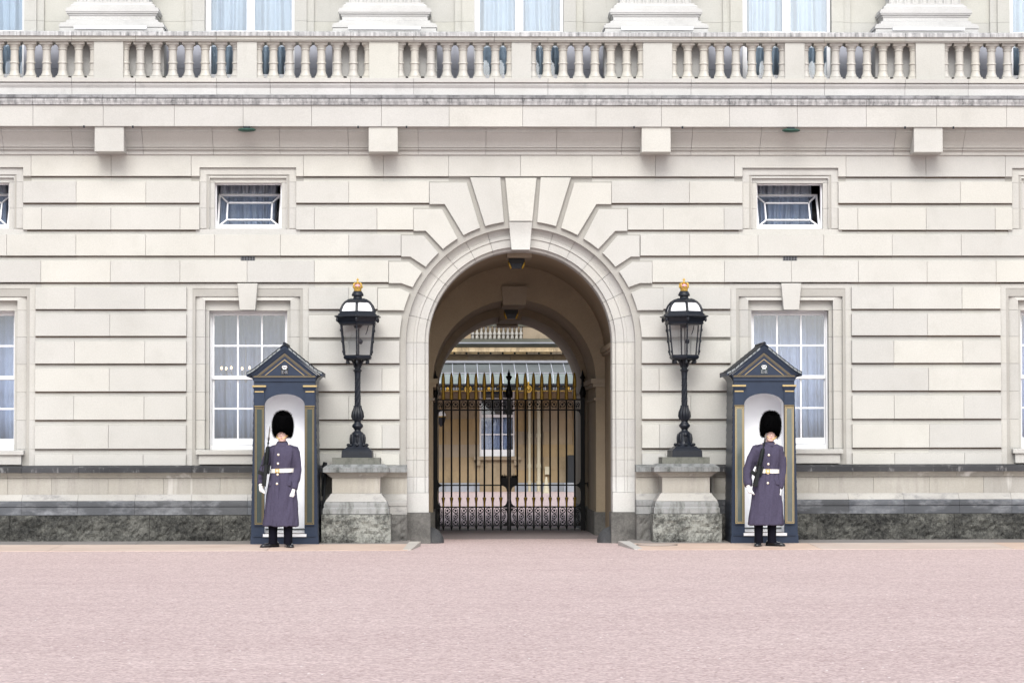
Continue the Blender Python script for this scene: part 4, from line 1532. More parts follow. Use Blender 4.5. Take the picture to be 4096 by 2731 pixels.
# ------------------------------------------------------------------ sentry boxes
def sentry_box(loc, lab, rz, glossy):
    t = empty('sentry_box', loc, lab, 'sentry box', 'sentry boxes in front of the palace', rz)
    H, hb, ht, D = 2.457, .4975, .452, .95
    oh, zsp, ztop, zfl_ = .296, 2.061, 2.224, .152

    def hw(z):
        return hb + (ht - hb) * z / H
    # front wall with arched opening
    op = [(oh, zfl_), (oh, zsp)] + [(oh * cos(pi * k / 24), zsp + (ztop - zsp) * sin(pi * k / 24)) for k in range(1, 24)] + [(-oh, zsp), (-oh, zfl_)]
    b = MB()
    b.prism([(hw(0) - .002, .0), (ht, H), (-ht, H), (-hw(0) + .002, .0), (-oh, 0), (-oh, zfl_)] + op[::-1][1:-1] + [(oh, zfl_), (oh, 0)], 0, .05)
    b.build('front', 'box_blue', t)
    b = MB().prism([(-hw(0) - .008, 0), (hw(0) + .008, 0), (hw(.16) + .006, .118), (-hw(.16) - .006, .118)], -.012, .06)
    b.build('bottom_rail', 'box_blue', t)
    MB().box(-.462, .462, -.03, .0, .112, .128).build('foot_moulding', 'box_blue', t)
    MB().box(-oh - .02, oh + .03, -.045, .06, .110, .15).build('step_nosing', 'white_paint', t)
    # hollow interior
    b = MB()
    ring = lambda y: [(oh + .02, y, zfl_ - .02), (oh + .02, y, zsp)] + [((oh + .02) * cos(pi * k / 24), y, zsp + (ztop + .02 - zsp) * sin(pi * k / 24)) for k in range(1, 24)] + [(-oh - .02, y, zsp), (-oh - .02, y, zfl_ - .02)]
    r0, r1 = ring(.05), ring(.54)
    n = len(r0)
    b.add(r0 + r1, [(i, i + 1, n + i + 1, n + i) for i in range(n - 1)] + [tuple(range(n, 2 * n))])
    b.build('interior', 'box_in', t, True, 30)
    MB().box(-oh - .02, oh + .02, .05, .54, .1, zfl_).build('floor', 'pave_grey', t)
    MB().box(-oh - .015, oh + .015, .52, .54, zfl_ + .05, zfl_ + .065).build('skirting_line', 'box_panel', t)
    # sides: lapped weatherboards, rear
    nb = 22
    for s in (1, -1):
        for k in range(nb):
            z0, z1 = .02 + (H - .04) * k / nb, .02 + (H - .04) * (k + 1) / nb
            a, c = hw(z0), hw(z1)
            p = [(s * (a - .02), z0), (s * (a + .010), z0), (s * (c + .001), z1 + .004), (s * (c - .02), z1 + .004)]
            MB().prism(p, .052, D).build('weatherboard', 'box_side', t)
    MB().prism([(-hb + .01, .02), (hb - .01, .02), (ht - .01, H), (-ht + .01, H)], D - .04, D - .002).build('rear', 'box_side', t)
    # pilasters with gold lined panels
    for s in (1, -1):
        pb, pt = .372 + .008, .372
        pw = .072
        cx = .372
        x0, x1 = s * (cx - pw), s * (cx + pw)
        x0, x1 = min(x0, x1), max(x0, x1)
        p = MB().box(x0, x1, -.022, -.001, .27, 2.32).build('pilaster', 'box_blue', t)
        y = -.024
        MB().box(x0 - .004, x1 + .004, y - .014, y + .001, 2.035, 2.05).build('gold_band', 'box_gold', p)
        MB().box(x0 + .012, x1 - .012, y - .004, y + .002, .292, 2.022).build('panel', 'box_panel_gloss' if glossy else 'box_panel', p)
        b = MB()
        for off, w_ in ((.006, .009), (.026, .007)):
            a, c, z0, z1 = x0 + off, x1 - off, .286 + off, 2.03 - off
            b.box(a, a + w_, y - .010, y - .002, z0, z1).box(c - w_, c, y - .010, y - .002, z0, z1)
            b.box(a + w_, c - w_, y - .010, y - .002, z0, z0 + w_).box(a + w_, c - w_, y - .010, y - .002, z1 - w_, z1)
        b.build('gold_line', 'box_gold2' if glossy else 'box_gold', p)
        cc = s * .376
        b = MB()
        b.loft([[(cc - w, -.022 - d, z), (cc + w, -.022 - d, z), (cc + w, .0, z), (cc - w, .0, z)] for w, d, z in ((.075, .0, 2.26), (.078, .005, 2.275), (.088, .018, 2.31), (.098, .026, 2.325))])
        b.build('capital', 'box_blue', t)
        MB().box(cc - .102, cc + .102, -.052, 0, 2.326, 2.352).build('capital_gold', 'box_gold2', t)
        MB().box(cc - .066, cc + .066, -.032, 0, 2.248, 2.266).build('capital_gold', 'box_gold2', t)
    # entablature
    MB().box(-ht - .006, ht + .006, -.02, .03, 2.41, 2.46).build('frieze', 'box_blue', t)
    MB().box(-ht - .02, ht + .02, -.035, .04, 2.461, 2.492).build('cornice', 'box_blue', t)
    MB().box(-ht - .006, ht + .006, -.038, -.036, 2.472, 2.479).box(-ht - .006, ht + .006, -.038, -.036, 2.486, 2.491).build('gold_line', 'box_gold', t)
    # pediment
    za, zb_ = 2.492, 2.962
    sl = (zb_ - .09 - za) / .47
    MB().prism([(-.47, za + .001), (.47, za + .001), (0, zb_ - .09)], -.02, .05).build('pediment', 'box_blue', t)

    def chevron(x, z, w, y0, y1, name, mat):
        """raking band whose outer edge runs from (x, z) to the apex"""
        ap = z + x * sl
        q = w * sqrt(1 + sl * sl)
        b = MB()
        b.prism([(-x, z), (0, ap), (0, ap - q), (-x + q / sl, z)], y0, y1)
        b.prism([(x, z), (0, ap), (0, ap - q), (x - q / sl, z)], y0, y1)
        return b.build(name, mat, t)
    chevron(.402, za + .006, .008, -.028, -.019, 'gold_line', 'box_gold')
    chevron(.372, za + .006, .006, -.028, -.019, 'gold_line', 'box_gold')
    chevron(.295, za + .006, .008, -.028, -.019, 'gold_line', 'box_gold2')
    # raking cornice and slated roof with bell-cast eaves
    b = MB()
    for s in (1, -1):
        for x0, z0, w, y in ((.538, 2.512, .030, -.07), (.508, 2.505, .028, -.052), (.48, 2.499, .026, -.04)):
            ap = z0 + x0 * sl
            q = w * sqrt(1 + sl * sl)
            p = [(s * x0, z0), (0, ap), (0, ap - q), (s * (x0 - .0), z0 - w * .55)]
            b.prism(p, y, .02)
    b.build('raking_cornice', 'box_blue', t)
    nrow = 9
    prof = []
    for k in range(nrow + 1):
        u = k / nrow
        x = .562 * (1 - u)
        prof.append((x, 2.505 + .05 * 0 + (.562 - x) * sl * 1.0 + .006 + .03 * max(0, .25 - u) ** 2 * 16))
    for s in (1, -1):
        for k in range(nrow):
            (xa_, zA), (xb_, zB) = prof[k], prof[k + 1]
            # roof boarding under the slates and the pale bedding showing at the verge
            lo_ = lambda x: 2.512 + (.538 - x) * sl - .012
            MB().prism([(s * xa_, zA - .006), (s * xb_, zB - .006), (s * xb_, lo_(xb_)), (s * xa_, lo_(xa_))], -.07, D + .07).build('roof_board', 'box_blue', t)
            if k < nrow - 1:
                q = .16 * (xa_ - xb_)
                MB().prism([(s * (xa_ - q), zA - .006 + q * sl), (s * xb_, zB - .008), (s * xb_, zB - .034), (s * (xa_ - q), zA - .034 + q * sl)], -.078, -.069).build('verge_bedding', 'slate_edge', t)
            for j in range(4):
                y0 = -.085 + (D + .17) * (j + (.0 if k % 2 == 0 else -.5)) / 4
                y1 = y0 + (D + .17) / 4 - .004
                y0, y1 = max(y0, -.085), min(y1, D + .085)
                if j == 3 and k % 2:
                    y1 = D + .085
                th = .010
                p = [(s * xa_, zA + th * .9), (s * xb_, zB + th * .2), (s * xb_, zB - .006), (s * xa_, zA - .006)]
                MB().prism(p, y0, y1).build('slate', 'slate_pale' if (k * 3 + j * 5) % 7 == 0 else 'slate', t)
    MB().tube([(0, -.088, prof[-1][1] + .004), (0, D + .088, prof[-1][1] + .004)], .024, 10).build('ridge', 'slate', t, True)
    for s in (1, -1):
        MB().prism([(s * (ht + .005), 2.40), (s * (ht + .03), 2.45), (s * (ht + .09), 2.505), (s * (ht + .005), 2.505)], .055, D).build('eaves_moulding', 'box_side', t)
    # royal cypher: dark plate, crown and the letters E II R
    py = -.026
    MB().box(-.052, .052, py - .003, py + .006, 2.515, 2.648).build('cypher_plate', 'box_panel' if glossy else 'vent', t)
    b = MB()
    y0, y1 = py - .008, py - .003

    def rc(x0, x1, z0, z1):
        b.box(x0, x1, y0, y1, z0, z1)
    zb0 = 2.522
    hh = .05
    # E
    rc(-.040, -.032, zb0, zb0 + hh)
    for z in (zb0, zb0 + hh - .007):
        rc(-.046, -.012, z, z + .007)
    rc(-.032, -.018, zb0 + hh / 2 - .003, zb0 + hh / 2 + .003)
    rc(-.015, -.011, zb0, zb0 + .014)
    rc(-.015, -.011, zb0 + hh - .014, zb0 + hh)
    # R
    rc(.014, .022, zb0, zb0 + hh)
    rc(.008, .028, zb0, zb0 + .006)
    rc(.008, .034, zb0 + hh - .007, zb0 + hh)
    rc(.022, .034, zb0 + .022, zb0 + .028)
    rc(.034, .041, zb0 + .027, zb0 + hh - .006)
    b.prism([(.026, zb0 + .024), (.033, zb0 + .024), (.047, zb0), (.038, zb0)], y0, y1)
    rc(.038, .05, zb0, zb0 + .006)
    # II
    for x in (-.006, .002):
        rc(x, x + .003, zb0 + .012, zb0 + .034)
        rc(x - .002, x + .005, zb0 + .012, zb0 + .015)
        rc(x - .002, x + .005, zb0 + .031, zb0 + .034)
    b.build('cypher_letters', 'lead', t)
    b = MB()
    zc = 2.588
    b.prism([(-.024, zc), (.024, zc), (.027, zc + .014), (-.027, zc + .014)], y0, y1)
    for s in (1, -1):
        b.tube([(s * .022, py - .006, zc + .014), (s * .036, py - .006, zc + .034), (s * .028, py - .006, zc + .05), (s * .01, py - .006, zc + .05), (0, py - .006, zc + .038)], .0058, 6)
        b.tube([(s * .009, py - .006, zc + .014), (s * .013, py - .006, zc + .03), (s * .009, py - .006, zc + .042)], .004, 6)
    b.ell((0, py - .006, zc + .053), (.006, .005, .006), 8, 5)
    b.build('cypher_crown', 'white_paint', t, True, 40)
    return t


YBX = -1.2
bl = at(1137, 2168, YBX)
brr = at(3059, 2167, YBX)
sentry_box((bl.x + .003, YBX, pz(YBX)), 'dark blue sentry box left of the archway with dull grey-green panels', radians(0), False)
sentry_box((brr.x, YBX, pz(YBX)), 'dark blue sentry box right of the archway with bright gold-edged panels', radians(0), True)

# a black hose coming out behind the left box
b = MB()
zt_ = ZC0
pts = [(X(1291, -.5), -.45, zt_ - .45), (X(1291, -.5), -.48, zt_ - .15), (X(1293, -.5), -.48, zt_ + .0), (X(1298, -.5), -.5, zt_ + .05), (X(1304, -.5), -.5, zt_ + .045), (X(1306, -.5), -.52, zt_ - .02), (X(1299, -.5), -.56, zt_ - .35), (X(1293, -.5), -.6, zt_ - .75), (X(1290, -.5), -.6, .03)]
tag(b.tube(pts, .02, 8).build('hose', 'cable', None, True), 'black hose hanging behind the left sentry box beside the pedestal', 'hose')

# ------------------------------------------------------------------ chandelier inside the left window
cx, cy, cz = W1 - .08, .80, Z(1500, .8)
t = empty('chandelier', (cx, cy, cz), 'lit candle chandelier behind the tall window beside the left sentry box', 'chandelier')
b = MB()
b.lathe([(.01, -.12), (.03, -.08), (.02, -.04), (.025, .03), (.008, .06), (.006, .55)], 10)
for i in range(8):
    a = 2 * pi * i / 8 + .2
    ca, sa = cos(a), sin(a) * .7
    b.tube([(.02 * ca, .02 * sa, 0), (.18 * ca, .18 * sa, -.06), (.34 * ca, .34 * sa, -.02), (.38 * ca, .38 * sa, .04)], .008, 5)
    b.lathe([(.025, .04), (.03, .048), (.008, .05), (.009, .085)], 8, (.38 * ca, .38 * sa, 0))
b.build('frame', 'lead', t, True)
for i in range(8):
    a = 2 * pi * i / 8 + .2
    MB().ell((.38 * cos(a), .38 * sin(a) * .7, .105), (.014, .014, .024), 8, 6).build('bulb', 'bulb', t, True)

# ------------------------------------------------------------------ building across the courtyard
YW, YCN = 49.7, 47.2
cx0 = X(2030, YW)
CB_ = empty('courtyard_building', (cx0, YW, G), 'honey stone building with a glazed canopy seen through the archway', 'building')
CB_.location = (0, 0, 0)
ca_, cb_ = cx0 - 15, cx0 + 15
zw_ = lambda sy: Z(sy, YW, 2030)
zc_ = lambda sy: Z(sy, YCN, 2030)


def cpart(b, name, mat, smooth=False, parent=None):
    return b.build(name, mat, parent or CB_, smooth)


wx0, wx1 = X(1918, YW), X(2058, YW)
wz0, wz1 = zw_(1824), zw_(1540)
for a, c in ((ca_, wx0), (wx1, cb_)):
    n = 0
    zz = G
    k = 0
    while zz < zw_(1449):
        z2 = min(zz + .42, zw_(1449))
        if zz < zw_(1930):
            z2 = min(z2, zw_(1930))
        x = a if k % 2 == 0 else a - .45
        # only the blocks near the arch axis are cut apart, farther ones run on
        while x < c - .01:
            st = .95 if abs(x - cx0) < 3.2 else 3.0
            x2 = min(x + st, c)
            q0 = max(x, a)
            if x2 - q0 > .05:
                yy = YW + random.uniform(-.004, .004) - (.06 if z2 <= zw_(1930) + .001 else 0)
                cpart(MB().box(q0 + .004, x2 - .004, yy, YW + .4, zz + .003, z2 - .003), 'stone_block', 'court_plinth' if z2 <= zw_(1930) + .001 else 'court_stone')
            x = x2
        zz = z2
        k += 1
for q0, q1 in ((G, wz0 - .05), (wz1, zw_(1449))):
    cpart(MB().box(wx0, wx1, YW, YW + .4, q0, q1), 'wall', 'court_stone')
cpart(MB().box(ca_, cb_, YW + .38, YW + 6, G, zw_(1150)), 'wall', 'court_stone')
# window
b = MB()
fw = .055
b.box(wx0, wx0 + fw, YW + .12, YW + .2, wz0, wz1).box(wx1 - fw, wx1, YW + .12, YW + .2, wz0, wz1).box(wx0 + fw, wx1 - fw, YW + .12, YW + .2, wz0, wz0 + .22).box(wx0 + fw, wx1 - fw, YW + .12, YW + .2, wz1 - .05, wz1)
win = cpart(b, 'window', 'white_paint')
for sy, t_ in ((1594, .02), (1663, .045), (1737, .02)):
    cpart(MB().box(wx0 + fw, wx1 - fw, YW + .13, YW + .17, zw_(sy) - t_, zw_(sy) + t_), 'glazing_bar', 'white_paint', parent=win)
for sx in (1968, 2009):
    cpart(MB().box(X(sx, YW) - .013, X(sx, YW) + .013, YW + .135, YW + .165, wz0 + .22, wz1 - .05), 'glazing_bar', 'white_paint', parent=win)
cpart(MB().box(wx0 + fw, wx1 - fw, YW + .15, YW + .154, wz0 + .22, wz1 - .05), 'pane', 'glass', parent=win)
cpart(MB().box(wx0 + fw, wx1 - fw, YW + .36, YW + .375, wz0, wz1), 'window_back', 'room_dark', parent=win)
b = MB()
b.box(wx0 - .2, wx1 + .2, YW - .14, YW + .12, wz0 - .12, wz0 - .002)
b.box(wx0 - .12, wx0 + .02, YW - .12, YW, wz0 - .3, wz0 - .12).box(wx1 - .02, wx1 + .12, YW - .12, YW, wz0 - .3, wz0 - .12)
cpart(b, 'window_sill', 'court_stone')
curtain(wx0 + .05, wx1 - .05, YW + .28, wz0 + .1, zw_(1670), 'curtain', 'white curtain in the courtyard window seen through the gate', 71, .03, 5)
# canopy
zi0, zi1, zg1, zg2 = zc_(1566), zc_(1537), zc_(1492), Z(1450, YW - .3, 2030)
yg1 = YCN + .55
cpart(MB().box(ca_, cb_, YCN, YCN + .06, zi0 + .02, zi1 - .03), 'canopy_frieze', 'gate_iron')
cpart(MB().box(ca_, cb_, YCN - .05, YCN + .1, zi1 - .035, zi1 + .02), 'canopy_gutter', 'iron')
b = MB()
x = ca_
while x < cb_:
    b.ell((x, YCN - .012, zi1 - .075), (.014, .01, .014), 5, 3)
    x += .19
b.box(ca_, cb_, YCN - .012, YCN, zi0 + .02, zi0 + .032)
x = ca_
while x < cb_:
    b.ell((x, YCN - .012, zi0 + .025), (.014, .012, .014), 5, 3)
    x += .125
cpart(b, 'frieze_beads', 'gold')
b = MB()
x = ca_
i = 0
while x < cb_:
    if (i // 4) % 2 == 0:
        b.box(x, x + .016, YCN - .01, YCN, zi0 + .05, zi1 - .10)
    x += .05
    i += 1
cpart(b, 'frieze_slots', 'lead')
for sx in (1790, 1955, 2040, 2272):
    b = MB()
    for k in range(6):
        a = k * pi / 3
        b.ell((.03 * cos(a), 0, .03 * sin(a)), (.02, .012, .02), 6, 4)
    o = cpart(b, 'rosette', 'gold')
    o.location = (X(sx, YCN), YCN - .012, (zi0 + zi1) / 2 - .02)
for sx in (1872, 2113):
    b = MB()
    pts = [(.1 * cos(a), 0, .1 * sin(a)) for a in [k * 2 * pi / 20 for k in range(21)]]
    b.tube(pts, .018, 6)
    b.tube([(.055 * cos(a), -.01, .055 * sin(a)) for a in [k * 2 * pi / 16 for k in range(17)]], .012, 5)
    b.ell((0, 0, .2), (.04, .04, .04), 10, 6).ell((0, 0, .14), (.03, .03, .03), 8, 5).ell((0, 0, 0), (.03, .03, .03), 8, 5)
    o = cpart(b, 'medallion', 'gold', True)
    o.location = (X(sx, YCN), YCN - .05, Z(1556, YCN, 2030))
bar0 = X(1700 + 370 / 3.36, YCN)
st = .404
i0, i1 = int((ca_ - bar0) / st), int((cb_ - bar0) / st)
for i in range(i0, i1):
    xa_, xb_ = bar0 + i * st, bar0 + (i + 1) * st
    for (ya, zaa), (yb2, zbb), mt in (((YCN + .02, zi1 + .02), (yg1, zg1), 'roof_glass_low'), ((yg1, zg1 + .02), (YW - .02, zg2), 'roof_glass')):
        near = abs(xa_ - cx0) < 6
        if near:
            cpart(MB().add([(xa_, ya, zaa), (xb_, ya, zaa), (xb_, yb2, zbb), (xa_, yb2, zbb)], [(0, 1, 2, 3)]), 'canopy_pane', mt)
            cpart(MB().tube([(xa_, ya - .01, zaa + .015), (xa_, yb2 - .01, zbb + .015)], .012, 4), 'canopy_bar', 'glazing_bar')
        else:
            cpart(MB().add([(xa_, ya, zaa), (xb_, ya, zaa), (xb_, yb2, zbb), (xa_, yb2, zbb)], [(0, 1, 2, 3)]), 'canopy_pane', mt)
cpart(MB().box(ca_, cb_, yg1 - .03, yg1 + .03, zg1 - .005, zg1 + .03), 'canopy_rail', 'lead')
cpart(MB().box(ca_, cb_, YW - .35, YW, zg2 - .01, zg2 + .07), 'canopy_head', 'lead')
# frieze, modillions, cornice and balustrade above
x = ca_ - .3
while x < cb_:
    cpart(MB().box(x + .004, x + 1.4 - .004, YW - .02, YW + .4, zw_(1447), zw_(1418)), 'frieze_stone', 'court_stone')
    cpart(MB().box(x + .004, x + 1.4 - .004, YW - .55, YW + .4, zw_(1409), zw_(1391)), 'cornice_stone', 'court_warm')
    x += 1.4
mod0 = X(1700 + 388 / 3.36, YW - .3)
x = mod0 - .396 * 30
while x < cb_:
    if x > ca_:
        cpart(MB().box(x + .045, x + .396 - .02, YW - .45, YW, zw_(1417), zw_(1409.5)), 'modillion', 'court_warm')
    x += .396
cpart(MB().box(ca_, cb_, YW - .22, YW + .4, zw_(1418), zw_(1409)), 'bed_moulding', 'court_black')  # black strip standing in for the shadows between the modillions
cpart(MB().prof_x([(YW + .4, zw_(1390)), (YW - .58, zw_(1390)), (YW - .68, zw_(1378)), (YW - .68, zw_(1374)), (YW + .4, zw_(1372))], ca_, cb_), 'cornice_moulding', 'court_black')
cpart(MB().box(ca_, cb_, YW - .70, YW - .4, zw_(1377), zw_(1371.5)), 'lead_gutter', 'court_plinth')
cpart(MB().prof_x([(YW + .4, zw_(1371)), (YW - .25, zw_(1371)), (YW - .2, zw_(1356)), (YW + .4, zw_(1355))], ca_, cb_), 'parapet_base', 'court_black')
zb1, zt1 = zw_(1355), zw_(1306)
hb_ = zt1 - zb1
bp = None
xp0, xp1 = X(1700 + 640 / 3.36, YW - .1), X(1700 + 1290 / 3.36, YW - .1)
for i in range(12):
    x = xp0 + (xp1 - xp0) * i / 11
    if bp is None:
        q = MB().lathe([(.05, 0), (.055, .05), (.04, .1), (.062, .2 * hb_ / .4), (.068, .14), (.045, .2), (.03, .25), (.032, .28), (.045, .31), (.05, hb_)], 10)
        bp = cpart(q, 'baluster', 'court_baluster', True)
        o = bp
    else:
        o = bp.copy()
        COL.objects.link(o)
    o.location = (x, YW - .08, zb1)
cpart(MB().box(ca_, cb_, YW - .2, YW + .1, zt1, zt1 + .12), 'handrail', 'court_black')
cpart(MB().box(xp1 + .06, cb_, YW - .15, YW + .05, zb1, zt1), 'parapet_panel', 'court_stone')
cpart(MB().box(ca_, xp0 - .06, YW - .15, YW + .05, zb1, zt1), 'parapet_panel', 'court_stone')
cpart(MB().box(ca_, cb_, YW + 1.5, YW + 2, zb1 - .1, zw_(1100)), 'upper_wall', 'court_stone')
ux0, ux1 = X(1700 + 770 / 3.36, YW + 1.4), X(1700 + 1165 / 3.36, YW + 1.4)
u = cpart(MB().box(ux0, ux0 + .05, YW + 1.4, YW + 1.48, zb1, zw_(1200)).box((ux0 + ux1) / 2 - .04, (ux0 + ux1) / 2 + .04, YW + 1.4, YW + 1.48, zb1, zw_(1200)).box(ux1 - .05, ux1, YW + 1.4, YW + 1.48, zb1, zw_(1200)), 'window', 'white_paint')
cpart(MB().box(ux0, ux1, YW + 1.45, YW + 1.49, zb1, zw_(1200)), 'pane', 'court_plinth', parent=u)
# pipes and boxes on the wall
for sx, r in ((2117, .045), (2154, .06), (2307, .07)):
    x = X(sx, YW - .1)
    b = MB().tube([(x, YW - .1, G), (x, YW - .1, zi0 + .2)], r, 10)
    for sy in (1741, 1863, 1930):
        b.tube([(x, YW - .1, zw_(sy) - .06), (x, YW - .1, zw_(sy) + .06)], r * 1.35, 10)
    cpart(b, 'drainpipe', 'cream_paint', True)
x = X(2101, YW - .05)
cpart(MB().tube([(x, YW - .05, zw_(1780)), (x, YW - .05, zi0 + .3)], .03, 8), 'cable_pipe', 'cable', True)
x = X(2187, YW - .1)
cpart(MB().box(x - .07, x + .09, YW - .14, YW, zw_(1897), zw_(1866)), 'meter_box', 'cream_paint')
t = empty('traffic_cone', (X(2184, 46.5), 46.5, G), 'pale cone standing against the courtyard wall', 'cone')
MB().lathe([(.14, 0), (.14, .03), (.11, .03), (.03, .5), (.03, .52)], 14).build('cone', 'cream_paint', t, True, 40)
x = X(2283, YW - .3)
t = empty('wall_cabinet', (x, YW - .35, G), 'dark cabinet standing against the courtyard wall behind the gate', 'cabinet')
MB().box(-.12, .12, -.2, .2, 0, 1.2).build('cabinet', 'cable', t)
MB().box(-.26, .3, -.5, -.21, 0, .3).build('plinth', 'court_plinth', t)
t = empty('wall_lantern', (X(1764, YW - .4), YW - .4, zw_(1664)), 'gilt banded wall lantern beyond the left edge of the gate', 'lantern')
MB().lathe([(.17, .0), (.16, .06), (.12, .13), (.05, .17), (.02, .2)], 14).build('dome', 'opal', t, True)
MB().lathe([(.175, -.03), (.18, -.01), (.175, .005)], 14).build('band', 'gold', t, True)
MB().lathe([(.16, -.03), (.12, -.2), (.05, -.3), (.02, -.34)], 12).build('body', 'iron', t, True)
MB().tube([(0, 0, -.2), (-.2, .2, -.25), (-.3, .4, -.2)], .025, 6).build('bracket', 'iron', t, True)


# ------------------------------------------------------------------ guards
def ring(cx, cy, z, rx, ry, n=32, p=2.3, wave=0.0, ph=0.0, tilt=0.0):
    out = []
    for i in range(n):
        a = 2 * pi * i / n
        ca, sa = cos(a), sin(a)
        k = 1 + wave * sin(5 * a + ph) * .6 + wave * sin(9 * a + 2 * ph) * .4
        x = (abs(ca) ** (2 / p)) * (1 if ca >= 0 else -1) * rx * k
        y = (abs(sa) ** (2 / p)) * (1 if sa >= 0 else -1) * ry * k
        out.append((cx + x, cy + y, z + tilt * x))
    return out


def remesh(o, vox, sm=6):
    m = o.modifiers.new('remesh', 'REMESH')
    m.mode = 'VOXEL'
    m.voxel_size = vox
    m.use_smooth_shade = True
    s = o.modifiers.new('smooth', 'SMOOTH')
    s.factor = .5
    s.iterations = sm
    return o


def hand(wrist, d, side, curl, name, t, palm_n):
    """gloved hand: palm, four fingers of different length bent at the knuckles, thumb from the side"""
    d = Vector(d).normalized()
    pn = Vector(palm_n).normalized()           # direction the palm faces
    sd = d.cross(pn).normalized() * side       # towards the thumb
    w = Vector(wrist)
    b = MB()
    b.tube([w - d * .03, w, w + d * .03, w + d * .075, w + d * .09], [.030, .029, .034, .036, .026], 10)
    kn = w + d * .085
    for i, (off, ln) in enumerate(((.027, .078), (.009, .086), (-.009, .08), (-.026, .062))):
        p = kn + sd * off
        pts = [p - d * .02]
        cur = d.copy()
        ax = d.cross(pn).normalized()
        for k in range(4):
            pts.append(p)
            c = Matrix.Rotation(curl * (.85 if k == 0 else 1.15), 3, ax) @ cur
            if (c.dot(pn) < cur.dot(pn)):
                c = Matrix.Rotation(-curl * (.85 if k == 0 else 1.15), 3, ax) @ cur
            cur = c
            p = p + cur * ln * (.42, .33, .25, .1)[k]
        b.tube(pts, [.0105, .0112, .0105, .0098, .0085], 7)
    th = w + d * .025 + sd * .030
    b.tube([th - sd * .015, th + d * .02 + sd * .012, th + d * .045 + sd * .012 + pn * .018, th + d * .062 + sd * .002 + pn * .034], [.014, .0135, .012, .010], 7)
    o = b.build(name, 'glove', t, True)
    remesh(o, .0042, 3)
    return o


